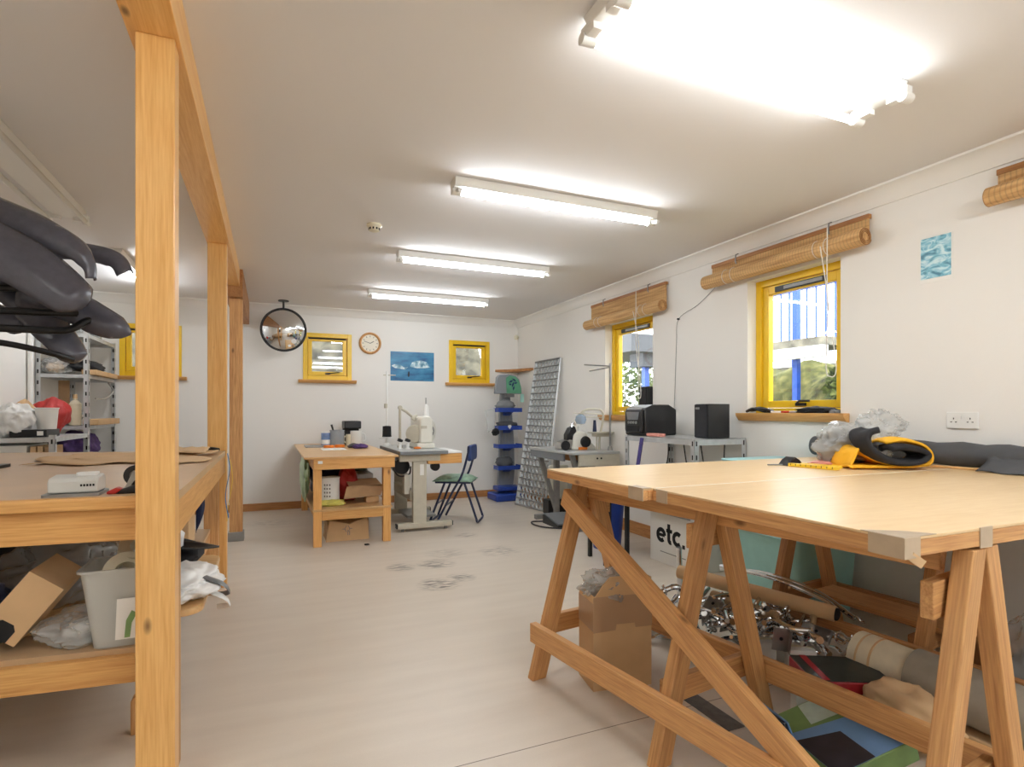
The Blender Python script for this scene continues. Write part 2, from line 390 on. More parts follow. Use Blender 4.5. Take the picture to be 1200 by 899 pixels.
class MB:
    """collects shapes into one mesh; coordinates are world coordinates unless build(local=True)"""
    def __init__(self):
        self.bm = bmesh.new()
    def _add(self, vs, fs, Mx=None):
        bv = [self.bm.verts.new(Mx @ Vector(v) if Mx else v) for v in vs]
        for f in fs:
            try:
                self.bm.faces.new([bv[i] for i in f])
            except ValueError:
                pass
        return self
    def box(self, c, s, rot=None, Mx=None):
        hx, hy, hz = s[0] / 2, s[1] / 2, s[2] / 2
        vs = [Vector((x, y, z)) for z in (-hz, hz) for y in (-hy, hy) for x in (-hx, hx)]
        if rot is not None:
            e = Euler(rot).to_matrix()
            vs = [e @ v for v in vs]
        vs = [v + Vector(c) for v in vs]
        return self._add(vs, [(0, 2, 3, 1), (4, 5, 7, 6), (0, 1, 5, 4), (2, 6, 7, 3), (0, 4, 6, 2), (1, 3, 7, 5)], Mx)
    def bb(self, x0, x1, y0, y1, z0, z1):
        return self.box(((x0 + x1) / 2, (y0 + y1) / 2, (z0 + z1) / 2), (abs(x1 - x0), abs(y1 - y0), abs(z1 - z0)))
    def cyl(self, p0, p1, r0, r1=None, n=16):
        return self.tube([p0, p1], [r0, r0 if r1 is None else r1], n)
    def tube(self, pts, r, n=8, closed=False, flat=None):
        pts = [Vector(p) for p in pts]
        k = len(pts)
        rs = r if isinstance(r, (list, tuple)) else [r] * k
        rings = []
        up = None
        for i, p in enumerate(pts):
            if closed:
                d = pts[(i + 1) % k] - pts[i - 1]
            else:
                d = pts[min(i + 1, k - 1)] - pts[max(i - 1, 0)]
            d.normalize()
            if up is None:
                up = Vector((0, 0, 1)) if abs(d.z) < 0.9 else Vector((1, 0, 0))
            a = d.cross(up)
            if a.length < 1e-5:
                a = d.orthogonal()
            a.normalize()
            b = a.cross(d).normalized()
            up = b
            f = flat or (1, 1)
            rings.append([self.bm.verts.new(p + (a * math.cos(t) * f[0] + b * math.sin(t) * f[1]) * rs[i]) for t in [2 * math.pi * j / n for j in range(n)]])
        m = k if closed else k - 1
        for i in range(m):
            A, B = rings[i], rings[(i + 1) % k]
            for j in range(n):
                self.bm.faces.new((A[j], A[(j + 1) % n], B[(j + 1) % n], B[j]))
        if not closed:
            self.bm.faces.new(rings[0]); self.bm.faces.new(rings[-1])
        return self
    def lathe(self, prof, c=(0, 0, 0), n=24, rot=None):
        e = Euler(rot).to_matrix() if rot is not None else Matrix.Identity(3)
        rings = []
        for (r, z) in prof:
            rings.append([self.bm.verts.new(e @ Vector((r * math.cos(2 * math.pi * j / n), r * math.sin(2 * math.pi * j / n), z)) + Vector(c)) for j in range(n)])
        for A, B in zip(rings, rings[1:]):
            for j in range(n):
                self.bm.faces.new((A[j], A[(j + 1) % n], B[(j + 1) % n], B[j]))
        if prof[0][0] > 0.001 and prof[-1][0] > 0.001:
            if prof[0] != prof[-1]:
                A, B = rings[-1], rings[0]
                for j in range(n):
                    self.bm.faces.new((A[j], A[(j + 1) % n], B[(j + 1) % n], B[j]))
        else:
            self.bm.faces.new(rings[0]); self.bm.faces.new(rings[-1])
        return self
    def prism(self, poly, a0, a1, plane='xy'):
        def q(u, v, w):
            return {'xy': (u, v, w), 'xz': (u, w, v), 'yz': (w, u, v)}[plane]
        n = len(poly)
        vs = [q(u, v, a0) for u, v in poly] + [q(u, v, a1) for u, v in poly]
        fs = [tuple(range(n))[::-1], tuple(range(n, 2 * n))] + [(i, (i + 1) % n, n + (i + 1) % n, n + i) for i in range(n)]
        return self._add(vs, fs)
    def surf(self, f, nu, nv):
        vs = [f(i / nu, j / nv) for i in range(nu + 1) for j in range(nv + 1)]
        w = nv + 1
        return self._add(vs, [(i * w + j, i * w + j + 1, (i + 1) * w + j + 1, (i + 1) * w + j) for i in range(nu) for j in range(nv)])
    def blob(self, c, s, seed=0, amp=0.25, freq=2.2, sub=3, floor=None, crease=True):
        b2 = bmesh.new()
        bmesh.ops.create_icosphere(b2, subdivisions=sub, radius=1)
        off = Vector((seed * 7.3, seed * 3.1, seed * 1.7))
        for v in b2.verts:
            d = v.co.normalized()
            k = noise.noise(d * freq + off) * amp
            if crease:
                k += (0.5 - abs(noise.noise(d * freq * 1.6 + off * 2))) * amp * 0.9 - amp * 0.25
                k += (0.5 - abs(noise.noise(d * freq * 3.6 + off * 3))) * amp * 0.22
                k += (0.5 - abs(noise.noise(d * freq * 8 + off * 4))) * amp * 0.05
            v.co = d * (1 + k)
        vs = []
        for v in b2.verts:
            p = Vector((v.co.x * s[0], v.co.y * s[1], v.co.z * s[2])) + Vector(c)
            if floor is not None and p.z < floor:
                p.z = floor + 0.0005 * (hash((round(p.x, 3), round(p.y, 3))) % 3)
            vs.append(p)
        b2.verts.index_update()
        self._add(vs, [tuple(v.index for v in f.verts) for f in b2.faces])
        b2.free()
        return self
    def build(self, name, m, parent=None, local=False, bev=0.0, angle=35, solid=0.0, sub=0):
        bmesh.ops.recalc_face_normals(self.bm, faces=self.bm.faces)
        if parent is not None and not local:
            self.bm.transform(wm(parent).inverted())
        me = bpy.data.meshes.new(name)
        origin = None
        if parent is None and not local:      # put the object's own origin at its base
            xs = [v.co for v in self.bm.verts]
            origin = Vector(((min(v.x for v in xs) + max(v.x for v in xs)) / 2, (min(v.y for v in xs) + max(v.y for v in xs)) / 2, min(v.z for v in xs)))
            self.bm.transform(Matrix.Translation(-origin))
        self.bm.to_mesh(me)
        self.bm.free()
        me.shade_smooth()
        me.set_sharp_from_angle(angle=R(angle))
        o = link(name, me, m, parent)
        if origin is not None:
            o.location = origin
        if solid:
            sm = o.modifiers.new('thickness', 'SOLIDIFY'); sm.thickness = solid; sm.offset = 0
        if sub:
            ss = o.modifiers.new('smooth', 'SUBSURF'); ss.levels = sub; ss.render_levels = sub
        if bev:
            bm_ = o.modifiers.new('edge', 'BEVEL'); bm_.width = bev; bm_.segments = 2; bm_.limit_method = 'ANGLE'; bm_.angle_limit = R(40)
        return o

def plank(name, p0, p1, w, t, m, parent=None, wdir=(1, 0, 0), bev=0.003, hcut=False):
    """a timber: local z along its length, x = width, y = thickness (cuts shear the ends along x)"""
    p0, p1 = Vector(p0), Vector(p1)
    z = (p1 - p0).normalized()
    x = Vector(wdir); x = (x - z * x.dot(z)).normalized()
    y = z.cross(x)
    Mx = Matrix((x, y, z)).transposed().to_4x4()
    Mx.translation = (p0 + p1) / 2
    L = (p1 - p0).length / 2
    cut0 = cut1 = -(w / 2) * x.z / z.z if hcut else 0.0
    bm = bmesh.new()
    vs = []
    for sz, c in ((-L, cut0), (L, cut1)):
        for sy in (-t / 2, t / 2):
            for sx in (-w / 2, w / 2):
                vs.append(bm.verts.new((sx, sy, sz + c * sx / (w / 2))))
    for f in [(0, 2, 3, 1), (4, 5, 7, 6), (0, 1, 5, 4), (2, 6, 7, 3), (0, 4, 6, 2), (1, 3, 7, 5)]:
        bm.faces.new([vs[i] for i in f])
    bmesh.ops.recalc_face_normals(bm, faces=bm.faces)
    me = bpy.data.meshes.new(name)
    bm.to_mesh(me); bm.free()
    if parent is not None:
        Mx = wm(parent).inverted() @ Mx
    o = link(name, me, m, parent, Mx)
    if bev:
        b = o.modifiers.new('edge', 'BEVEL'); b.width = bev; b.segments = 2
    return o

def copy_tree(o, parent=None):
    c = o.copy(); COL.objects.link(c)
    if parent is not None:
        c.parent = parent
    for ch in [k for k in list(COL.objects) if k.parent == o]:
        copy_tree(ch, c)
    return c

def structure(o):
    o['kind'] = 'structure'
    return o

def rrect(x0, x1, y0, y1, r, n=5):
    pts = []
    for cx, cy, a0 in ((x1 - r, y1 - r, 0), (x0 + r, y1 - r, 90), (x0 + r, y0 + r, 180), (x1 - r, y0 + r, 270)):
        for i in range(n + 1):
            a = R(a0 + 90 * i / n)
            pts.append((cx + r * math.cos(a), cy + r * math.sin(a)))
    return pts

def bez(pts, n=8):
    """smooth (Catmull-Rom) path through points"""
    P_ = [Vector(p) for p in pts]
    P_ = [P_[0] * 2 - P_[1]] + P_ + [P_[-1] * 2 - P_[-2]]
    out = []
    for i in range(1, len(P_) - 2):
        for k in range(n):
            t = k / n
            a, b, c, d = P_[i - 1:i + 3]
            out.append(0.5 * ((2 * b) + (c - a) * t + (2 * a - 5 * b + 4 * c - d) * t * t + (3 * b - a - 3 * c + d) * t ** 3))
    out.append(P_[-2])
    return out

# ------------------------------------------------------------------ room shell
XL, XR, YB, YF, ZC = -2.0, 3.305, 7.48, -2.6, 2.505
structure(MB().bb(XL - 0.2, XR + 0.2, YF - 0.2, YB + 0.2, -0.12, 0).build('floor', M['floor']))
f = [o for o in COL.objects if o.name == 'floor'][0]
f.data.transform(Matrix.Translation(f.location)); f.location = (0, 0, 0)
structure(MB().bb(XL - 0.2, XR + 0.2, YF - 0.2, YB + 0.2, ZC, ZC + 0.12).build('ceiling', M['ceiling']))

def wall_with_holes(name, axis, a0, a1, at, thick, holes):
    """wall on plane axis=at, from a0 to a1 along the other axis, with rectangular openings (u0,u1,z0,z1)"""
    mb = MB()
    us = sorted(set([a0, a1] + [h[0] for h in holes] + [h[1] for h in holes]))
    for u0, u1 in zip(us, us[1:]):
        hs = [h for h in holes if h[0] <= u0 + 1e-6 and h[1] >= u1 - 1e-6]
        spans = [(0, ZC)]
        if hs:
            spans = [(0, hs[0][2]), (hs[0][3], ZC)]
        for z0, z1 in spans:
            if axis == 'x':
                mb.bb(at, at + thick, u0, u1, z0, z1)
            else:
                mb.bb(u0, u1, at, at + thick, z0, z1)
    return structure(mb.build(name, M['wall']))
W2 = (2.445, 3.20, 1.19, 2.18)
W1 = (4.342, 5.16, 1.165, 2.13)
wall_with_holes('wall_right', 'x', YF, YB + 0.2, XR, 0.22, [W1, W2])
BWIN = [(0.376, 0.964), (2.265, 2.863), (-1.54, -0.938)]
BZ = (1.60, 2.19)
wall_with_holes('wall_back', 'y', XL - 0.2, XR, YB, 0.22, [(a + 0.02, b - 0.02, BZ[0] + 0.02, BZ[1] - 0.02) for a, b in BWIN])
structure(MB().bb(XL - 0.2, XL, YF, YB, 0, ZC).build('wall_left', M['wall']))
structure(MB().bb(XL, XR, YF - 0.2, YF, 0, ZC).build('wall_front', M['wall']))
# coving
def cove(name, p0, p1, inward):
    prof = [(0, 0), (0, -0.095), (0.012, -0.095), (0.02, -0.07), (0.045, -0.035), (0.08, -0.014), (0.1, -0.012), (0.1, 0)]
    mb = MB()
    d = (Vector(p1) - Vector(p0))
    iv = Vector(inward)
    rings = []
    for p in (p0, p1):
        rings.append([Vector(p) + iv * u + Vector((0, 0, v)) for u, v in prof])
    n = len(prof)
    mb._add(rings[0] + rings[1], [tuple(range(n)), tuple(range(n, 2 * n))] + [(i, (i + 1) % n, n + (i + 1) % n, n + i) for i in range(n)])
    return structure(mb.build(name, M['cove'], angle=50))
cove('trim_1', (XR - 0.0, YF, ZC), (XR - 0.0, YB, ZC), (-1, 0, 0))
cove('trim_2', (XL, YB, ZC), (XR - 0.1, YB, ZC), (0, -1, 0))
cove('trim_3', (XL, YF, ZC), (XL, YB - 0.1, ZC), (1, 0, 0))
structure(plank('baseboard_back', (XL, YB - 0.009, 0.045), (XR, YB - 0.009, 0.045), 0.09, 0.018, M['pine_dark'], None, (0, 0, 1)))
structure(plank('baseboard_right', (XR - 0.009, YF, 0.06), (XR - 0.009, YB - 0.02, 0.06), 0.12, 0.018, M['pine_dark'], None, (0, 0, 1)))
structure(plank('baseboard_left', (XL + 0.009, YF, 0.06), (XL + 0.009, YB - 0.02, 0.06), 0.12, 0.018, M['pine_dark'], None, (0, 0, 1)))

# windows in the back wall
def back_window(i, x0, x1):
    z0, z1 = BZ
    w = thing('window_%d' % i, None, None, ((x0 + x1) / 2, YB, z0))
    w['kind'] = 'structure'
    y0, y1 = YB - 0.012, YB + 0.1
    fw = 0.055
    mb = MB()
    mb.bb(x0, x0 + fw, y0, y1, z0, z1).bb(x1 - fw, x1, y0, y1, z0, z1).bb(x0 + fw, x1 - fw, y0, y1, z1 - fw, z1).bb(x0 + fw, x1 - fw, y0, y1, z0, z0 + fw)
    mb.build('window_frame', M['yellow'], w, bev=0.004)
    a, b, c, d = x0 + fw + 0.004, x1 - fw - 0.004, z0 + fw + 0.004, z1 - fw - 0.02
    sw = 0.048
    sm = MB()
    ya, yb = YB + 0.012, YB + 0.07
    sm.bb(a, a + sw, ya, yb, c, d).bb(b - sw, b, ya, yb, c, d).bb(a + sw, b - sw, ya, yb, d - sw * 0.5, d).bb(a + sw, b - sw, ya, yb, c, c + sw)
    sm.build('sash', M['yellow'], w, bev=0.003)
    MB().bb(a + sw, b - sw, YB + 0.035, YB + 0.041, c + sw, d - sw * 0.5).build('pane', M['glass'], w)
    MB().bb(a + 0.01, b - 0.01, YB + 0.004, YB + 0.05, d + 0.003, d + 0.016).build('vent_strip', M['black_matt'], w)
    h = MB().bb((x0 + x1) / 2 - 0.03, (x0 + x1) / 2 + 0.03, YB - 0.008, YB + 0.014, c + 0.012, c + 0.03)
    h.tube([((x0 + x1) / 2, YB - 0.006, c + 0.024), ((x0 + x1) / 2 + 0.05, YB - 0.03, c + 0.03), ((x0 + x1) / 2 + 0.14, YB - 0.03, c + 0.04)], 0.007, 6)
    h.build('window_handle', M['black'], w)
    MB().prism([(YB - 0.075, z0), (YB + 0.0, z0), (YB + 0.0, z0 - 0.04), (YB - 0.05, z0 - 0.04), (YB - 0.072, z0 - 0.018)], x0 - 0.055, x1 + 0.055, 'yz').build('window_sill', M['pine_x'], w, bev=0.002)
for i, (a, b) in enumerate(BWIN):
    back_window(i + 1, a, b)

def side_window(i, hole, sill_over):
    y0, y1, z0, z1 = hole
    w = thing('window_%d' % i, None, None, (XR, (y0 + y1) / 2, z0))
    w['kind'] = 'structure'
    xa, xb = XR + 0.085, XR + 0.16
    fw = 0.05
    mb = MB()
    mb.bb(xa, xb, y0, y0 + fw, z0, z1).bb(xa, xb, y1 - fw, y1, z0, z1).bb(xa, xb, y0 + fw, y1 - fw, z1 - fw, z1).bb(xa, xb, y0 + fw, y1 - fw, z0, z0 + fw * 0.7)
    mb.build('window_frame', M['yellow'], w, bev=0.004)
    a, b, c, d = y0 + fw + 0.004, y1 - fw - 0.004, z0 + fw * 0.7 + 0.004, z1 - fw - 0.004
    sw = 0.05
    ya, yb = XR + 0.1, XR + 0.15
    sm = MB().bb(ya, yb, a, a + sw, c, d).bb(ya, yb, b - sw, b, c, d).bb(ya, yb, a + sw, b - sw, d - sw * 1.2, d).bb(ya, yb, a + sw, b - sw, c, c + sw)
    sm.build('sash', M['yellow'], w, bev=0.003)
    MB().bb(XR + 0.125, XR + 0.131, a + sw, b - sw, c + sw, d - sw * 1.2).build('pane', M['glass'], w)
    v = MB().bb(ya - 0.014, ya, a + 0.12, b - 0.12, d - 0.052, d - 0.014)
    vo = v.build('trickle_vent', M['black'], w)
    MB().bb(ya - 0.018, ya - 0.013, a + 0.14, b - 0.2, d - 0.044, d - 0.022).build('vent_slide', M['steel_dark'], vo)
    cy = (y0 + y1) / 2
    h = MB().bb(ya - 0.014, ya, cy - 0.05, cy + 0.03, c + 0.012, c + 0.032)
    h.tube([(ya - 0.01, cy + 0.02, c + 0.03), (ya - 0.035, cy - 0.02, c + 0.045), (ya - 0.035, cy - 0.1, c + 0.045)], 0.008, 6)
    h.build('window_handle', M['black'], w)
    MB().prism([(XR - 0.06, z0), (XR + 0.085, z0), (XR + 0.085, z0 - 0.025), (XR, z0 - 0.025), (XR, z0 - 0.06), (XR - 0.03, z0 - 0.055), (XR - 0.058, z0 - 0.02)], y0 - sill_over, y1 + sill_over, 'xz').build('window_sill', M['pine_y'], w, bev=0.002)
side_window(4, W1, 0.06)
side_window(5, W2, 0.06)

# timber beam and posts that divide the room
structure(plank('trim_4', (-0.326, YF, 2.4255), (-0.326, 5.72, 2.4255), 0.14, 0.159, M['pine_post'], None, (1, 0, 0)))
structure(plank('trim_5', (-0.305, 5.72, 2.3775), (-0.305, YB - 0.002, 2.3775), 0.15, 0.255, M['pine_dark'], None, (1, 0, 0)))
for i, (x0, x1, y0, y1, zt) in enumerate([(-0.373, -0.269, 2.0, 2.085, 2.346), (-0.389, -0.272, 4.30, 4.385, 2.346), (-0.346, -0.236, 5.8, 5.9, 2.25)]):
    o = plank('post', ((x0 + x1) / 2, (y0 + y1) / 2, 0), ((x0 + x1) / 2, (y0 + y1) / 2, zt), x1 - x0, y1 - y0, M['pine_post'] if i < 2 else M['pine_old'], None, (1, 0, 0), bev=0.004)
    props(o, ['square varnished pine post nearest the camera, holding up the ceiling beam', 'square pine post standing at the far corner of the long bench', 'pine post set in a metal shoe, nearest the back wall'][i], 'post')
    if i == 2:
        MB().bb(x0 - 0.012, x1 + 0.012, y0 - 0.012, y1 + 0.012, 0, 0.085).build('metal_shoe', M['steel_dark'], o, bev=0.004)['label'] = 'grey metal shoe'
plank_o = thing('timber_offcut', 'short pine block lying on the floor under the long bench, behind the near post', 'wood block', (-0.44, 2.5, 0))
MB().prism([(-0.475, 0), (-0.37, 0), (-0.37, 0.21), (-0.41, 0.21), (-0.475, 0.125)], 2.47, 2.53, 'xz').build('block', M['pine_old'], plank_o, bev=0.003)

# ------------------------------------------------------------------ lamps
def lamp(name, label, p0, p1, tubes=1, lit=True, group='ceiling fluorescent lights'):
    p0, p1 = Vector(p0), Vector(p1)
    c = (p0 + p1) / 2
    d = (p1 - p0).normalized(); s = Vector((0, 0, 1)).cross(d)
    t = thing(name, label, 'ceiling light', (c.x, c.y, ZC), 0, group)
    L = (p1 - p0).length
    Mx = Matrix((d, s, Vector((0, 0, 1)))).transposed().to_4x4(); Mx.translation = Vector((c.x, c.y, ZC))
    w = 0.055 if tubes == 1 else 0.1
    mb = MB()
    mb._add([Mx @ Vector(v) for v in [(x, y, z) for x in (-L / 2, L / 2) for (y, z) in ((-w, -0.001), (w, -0.001), (w * 0.72, -0.05), (-w * 0.72, -0.05))]],
            [(0, 1, 2, 3), (4, 7, 6, 5), (0, 4, 5, 1), (1, 5, 6, 2), (2, 6, 7, 3), (3, 7, 4, 0)])
    mb.build('batten', M['white_pl'], t, bev=0.004)
    offs = [0] if tubes == 1 else [-0.1, 0.1]
    for k in offs:
        a = Mx @ Vector((-L / 2 + 0.045, k, -0.072)); b = Mx @ Vector((L / 2 - 0.045, k, -0.072))
        MB().cyl(a, b, 0.0145, n=14).build('tube', (M['tube_lit'] if tubes == 1 or p0.y < 1 else M['tube_twin']) if lit else M['tube_off'], t)
        for sgn in (-1, 1):
            e = MB()
            q0 = Mx @ Vector((sgn * (L / 2 - 0.045), k, -0.072)); q1 = Mx @ Vector((sgn * (L / 2 + 0.006), k, -0.072))
            e.cyl(q0, q1, 0.02, n=14)
            e.box((0, 0, 0), (0.035, 0.03 + abs(k) * 0.5, 0.04), Mx=Mx @ Matrix.Translation((sgn * (L / 2 - 0.02), k * 0.75, -0.052)))
            if tubes == 1 and lit:
                e.cyl(Mx @ Vector((sgn * (L / 2 - 0.02), -0.02, -0.07)), Mx @ Vector((sgn * (L / 2 - 0.02), -0.075, -0.085)), 0.012, n=10)
            e.build('end_cap', M['white_pl'], t)
    return t
lamp('fluorescent_light', 'twin tube fluorescent light on the ceiling, nearest and brightest', (0.95, 1.52, 0), (2.31, 1.52, 0), 2)
lamp('fluorescent_light', 'single tube fluorescent light, second along the ceiling from the camera', (0.94, 3.03, 0), (2.31, 3.03, 0))
lamp('fluorescent_light', 'single tube fluorescent light beside the smoke detector, third along the ceiling', (0.95, 4.57, 0), (2.31, 4.57, 0))
lamp('fluorescent_light', 'single tube fluorescent light closest to the back wall, above the sewing table', (0.96, 6.12, 0), (2.32, 6.12, 0))
lamp('fluorescent_light', 'unlit twin fluorescent fitting over the long bench, left of the beam', (-1.2, 4.48, 0), (-1.2, 3.05, 0), 2, lit=False)
lamp('fluorescent_light', 'lit fluorescent light left of the beam, near the steel shelving', (-1.14, 6.75, 0), (-1.14, 5.38, 0))
lamp('fluorescent_light', 'added unseen fluorescent light on the ceiling behind the camera', (0.95, -0.02, 0), (2.31, -0.02, 0), 2)  # added out of view to brighten the room, continuing the visible row
lamp('fluorescent_light', 'added unseen fluorescent light at the far end of the room behind the camera', (0.95, -1.5, 0), (2.31, -1.5, 0), 2)  # extra unseen fitting, put in to raise the overall brightness

lamp('fluorescent_light', 'added unseen fluorescent light left of the beam, over the near end of the bench', (-1.14, 1.3, 0), (-1.14, -0.06, 0), 2)  # no lamp is seen here; added as fill for the left bay
o = MB().lathe([(0.0, 0), (0.05, 0), (0.052, -0.012), (0.045, -0.02), (0.038, -0.022), (0.036, -0.045), (0.02, -0.052), (0.0, -0.052)], (0.666, 3.984, ZC), 28).build('smoke_detector', M['cream_pl'])
props(o, 'round cream smoke detector on the ceiling', 'smoke detector')
for k in range(10):
    a = 2 * math.pi * k / 10
    MB().box((0.666 + 0.037 * math.cos(a), 3.984 + 0.037 * math.sin(a), ZC - 0.034), (0.004, 0.012, 0.014), (0, 0, a)).build('vent_slot', M['black_matt'], o)
o = MB().lathe([(0.0, 0), (0.03, 0), (0.034, 0.03), (0.024, 0.055), (0.0, 0.06)], (XR - 0.03, YB - 0.03, 2.27), 16, (R(90), 0, R(-45))).build('alarm_sensor', M['cream_pl'])
props(o, 'small cream alarm sensor high in the corner of the two walls', 'sensor')

# ------------------------------------------------------------------ outside the windows
structure(MB().bb(XR + 0.25, 24, -8, 24, -0.4, -0.2).build('ground', M['grass']))
structure(MB().surf(lambda u, v: Vector((XR + 0.9 + 2.6 * u + noise.noise(Vector((u * 5, v * 30, 0))) * 0.1, -4 + v * 11.0, -0.2 + 2.0 * min(1, u * 1.15) + noise.noise(Vector((u * 7, v * 22, 3))) * 0.16)), 24, 90).build('bank', M['grass']))
structure(MB().bb(6.6, 9.5, -4, 7.2, 1.0, 1.82).build('path', M['stone']))
structure(MB().surf(lambda u, v: Vector((-6 + 9.3 * u, YB + 0.5 + 2.4 * v + noise.noise(Vector((u * 20, v * 6, 0))) * 0.12, 0.6 + 3.4 * v + noise.noise(Vector((u * 26, v * 8, 5))) * 0.22)), 90, 24).build('hill', blotch('dark_bank', [(0.3, (46, 44, 36)), (0.5, (84, 80, 66)), (0.72, (116, 110, 92))], 6, 0.9, detail=9)))
rl = thing('railing', 'blue painted metal railing beyond the near side window', 'railing', (6.9, 3.5, 1.82))
for z in (2.02, 2.92):
    MB().bb(6.87, 6.93, 0.0, 7.0, z, z + 0.05).build('rail', M['blue_paint'], rl)
for k in range(48):
    y = 0.1 + k * 0.145
    MB().bb(6.89, 6.91, y - 0.01, y + 0.01, 2.05, 2.94).build('baluster', M['blue_paint'], rl)
for y in (0.4, 2.2, 4.0, 5.8):
    MB().bb(6.86, 6.94, y - 0.03, y + 0.03, 1.82, 2.05).build('foot_post', M['blue_paint'], rl)
dp = thing('deck_post', 'blue post carrying a white beam outside the near side window', 'post', (5.4, 4.62, -0.2))
MB().bb(5.40, 5.46, 4.52, 4.58, 1.0, 2.9).build('shaft', M['blue_paint'], dp)
MB().bb(5.36, 5.50, 4.48, 4.62, -0.2, 1.0).build('concrete_foot', M['stone'], dp)
MB().bb(5.27, 5.37, 4.11, 5.6, 1.78, 1.90).build('beam', M['white_out'], dp)
MB().bb(5.28, 5.9, 4.11, 5.6, 1.902, 1.99).build('deck_edge', M['stone'], dp)
o = MB().blob((4.55, 3.95, 0.95), (0.3, 0.35, 0.33), 3, 0.08, 2, 3).build('boulder', M['stone']); props(o, 'grey boulder at the foot of the bank, outside the near side window', 'boulder')
rng = random.Random(5)
def shrub(c, s, seed, label):
    rr = random.Random(seed)
    mb = MB()
    for k in range(1700):
        d = Vector((rr.gauss(0, 1), rr.gauss(0, 1), rr.gauss(0, 1))).normalized() * (0.55 + 0.45 * rr.random())
        p = Vector((d.x * s[0], d.y * s[1], d.z * s[2])) + Vector(c)
        a = Vector((rr.gauss(0, 1), rr.gauss(0, 1), rr.gauss(0, 1))).normalized() * 0.15
        b = a.orthogonal().normalized() * 0.055
        mb._add([p, p + a * 0.5 + b, p + a, p + a * 0.5 - b], [(0, 1, 2, 3)])
    o = mb.build('shrub', M['leaf'])
    return props(o, label, 'shrub')
shrub((5.6, 3.1, 1.25), (0.5, 0.5, 0.4), 1, 'leafy shrub on the bank outside the near side window, to the right')
shrub((5.9, 4.05, 1.5), (0.35, 0.35, 0.25), 2, 'small shrub beside the blue post outside the near side window')
shrub((7.75, 11.2, 1.2), (0.9, 0.9, 1.4), 3, 'bushy shrub seen through the far side window, left of the blue post')
shrub((9.9, 12.3, 1.2), (0.9, 0.9, 1.4), 4, 'bushy shrub seen through the far side window, right of the blue post')
cp = thing('canopy', 'grey entrance canopy on a blue column beyond the far side window', 'canopy', (6.6, 8.9, -0.2))
MB().bb(6.56, 6.66, 8.86, 8.96, -0.2, 2.05).build('column', M['blue_paint'], cp)
MB().bb(6.4, 6.82, 8.7, 9.12, 2.05, 2.3).build('column_cap', M['grey_fascia'], cp)
MB().bb(6.0, 8.6, 8.5, 10.5, 2.3, 2.62).build('roof_edge', M['grey_fascia'], cp)

# ------------------------------------------------------------------ bamboo blinds
def blind(y0, y1, zt, zr, r, label, drop_cord):
    t = thing('bamboo_blind', label, 'blind', (XR, (y0 + y1) / 2, zr - r), 0, 'rolled bamboo blinds')
    MB().bb(XR - 0.035, XR - 0.008, y0, y1, zt - 0.028, zt).build('head_rail', M['bamboo_rail'], t, bev=0.002)
    MB().bb(XR - 0.03, XR - 0.02, y0 + 0.005, y1 - 0.005, zr, zt - 0.028).build('slat_sheet', M['bamboo'], t)
    x = XR - 0.03 - r
    rb = MB()
    sp = []
    for k in range(60):
        a = k / 60 * 2 * math.pi * 3
        rr = r * (0.45 + 0.55 * k / 59)
        sp.append((rr * math.cos(a), rr * math.sin(a)))
    rb.cyl((x, y0 - 0.012, zr), (x, y1 + 0.012, zr), r, n=26)
    ro = rb.build('rolled_slats', M['bamboo'], t)
    for ye, s in ((y0 - 0.014, -1), (y1 + 0.014, 1)):
        MB().tube([(x + u, ye, zr + v) for u, v in sp], 0.0022, 5).build('spiral_end', M['bamboo_rail'], ro)
    for f_ in (0.2, 0.8):
        y = y0 + (y1 - y0) * f_
        MB().tube([(XR - 0.01, y, zt + 0.03), (XR - 0.035, y, zt + 0.02), (XR - 0.04, y, zt - 0.03), (XR - 0.03, y, zt - 0.05)], 0.005, 6).build('hook', M['steel_dark'], t)
    for f_ in (0.17, 0.23, 0.77, 0.83):
        y = y0 + (y1 - y0) * f_
        MB().tube([(x + (r + 0.002) * math.cos(a), y, zr + (r + 0.002) * math.sin(a)) for a in [2 * math.pi * i / 20 for i in range(20)]], 0.002, 5, closed=True).build('cord_loop', M['cord'], t)
    if drop_cord:
        yc, zlo = drop_cord
        MB().tube(bez([(x - r - 0.004, yc, zt - 0.04), (x - r - 0.006, yc - 0.005, (zt + zlo) / 2), (XR - 0.1, yc - 0.03, zlo + 0.06), (XR - 0.09, yc + 0.02, zlo), (XR - 0.06, yc + 0.07, zlo + 0.08), (XR - 0.06, yc + 0.06, (zt + zlo) / 2), (x - r - 0.002, yc + 0.05, zr)], 8), 0.0035, 6).build('pull_cord', M['cord'], t)
blind(4.11, 5.40, 2.375, 2.155, 0.05, 'rolled bamboo blind above the far side window, over the stereo', (4.42, 1.33))
blind(2.24, 3.54, 2.38, 2.235, 0.053, 'rolled bamboo blind above the near side window, tight under its head rail', (2.43, 1.42))
blind(0.32, 1.60, 2.385, 2.248, 0.046, 'bamboo blind partly in view at the upper right edge of the photo', None)

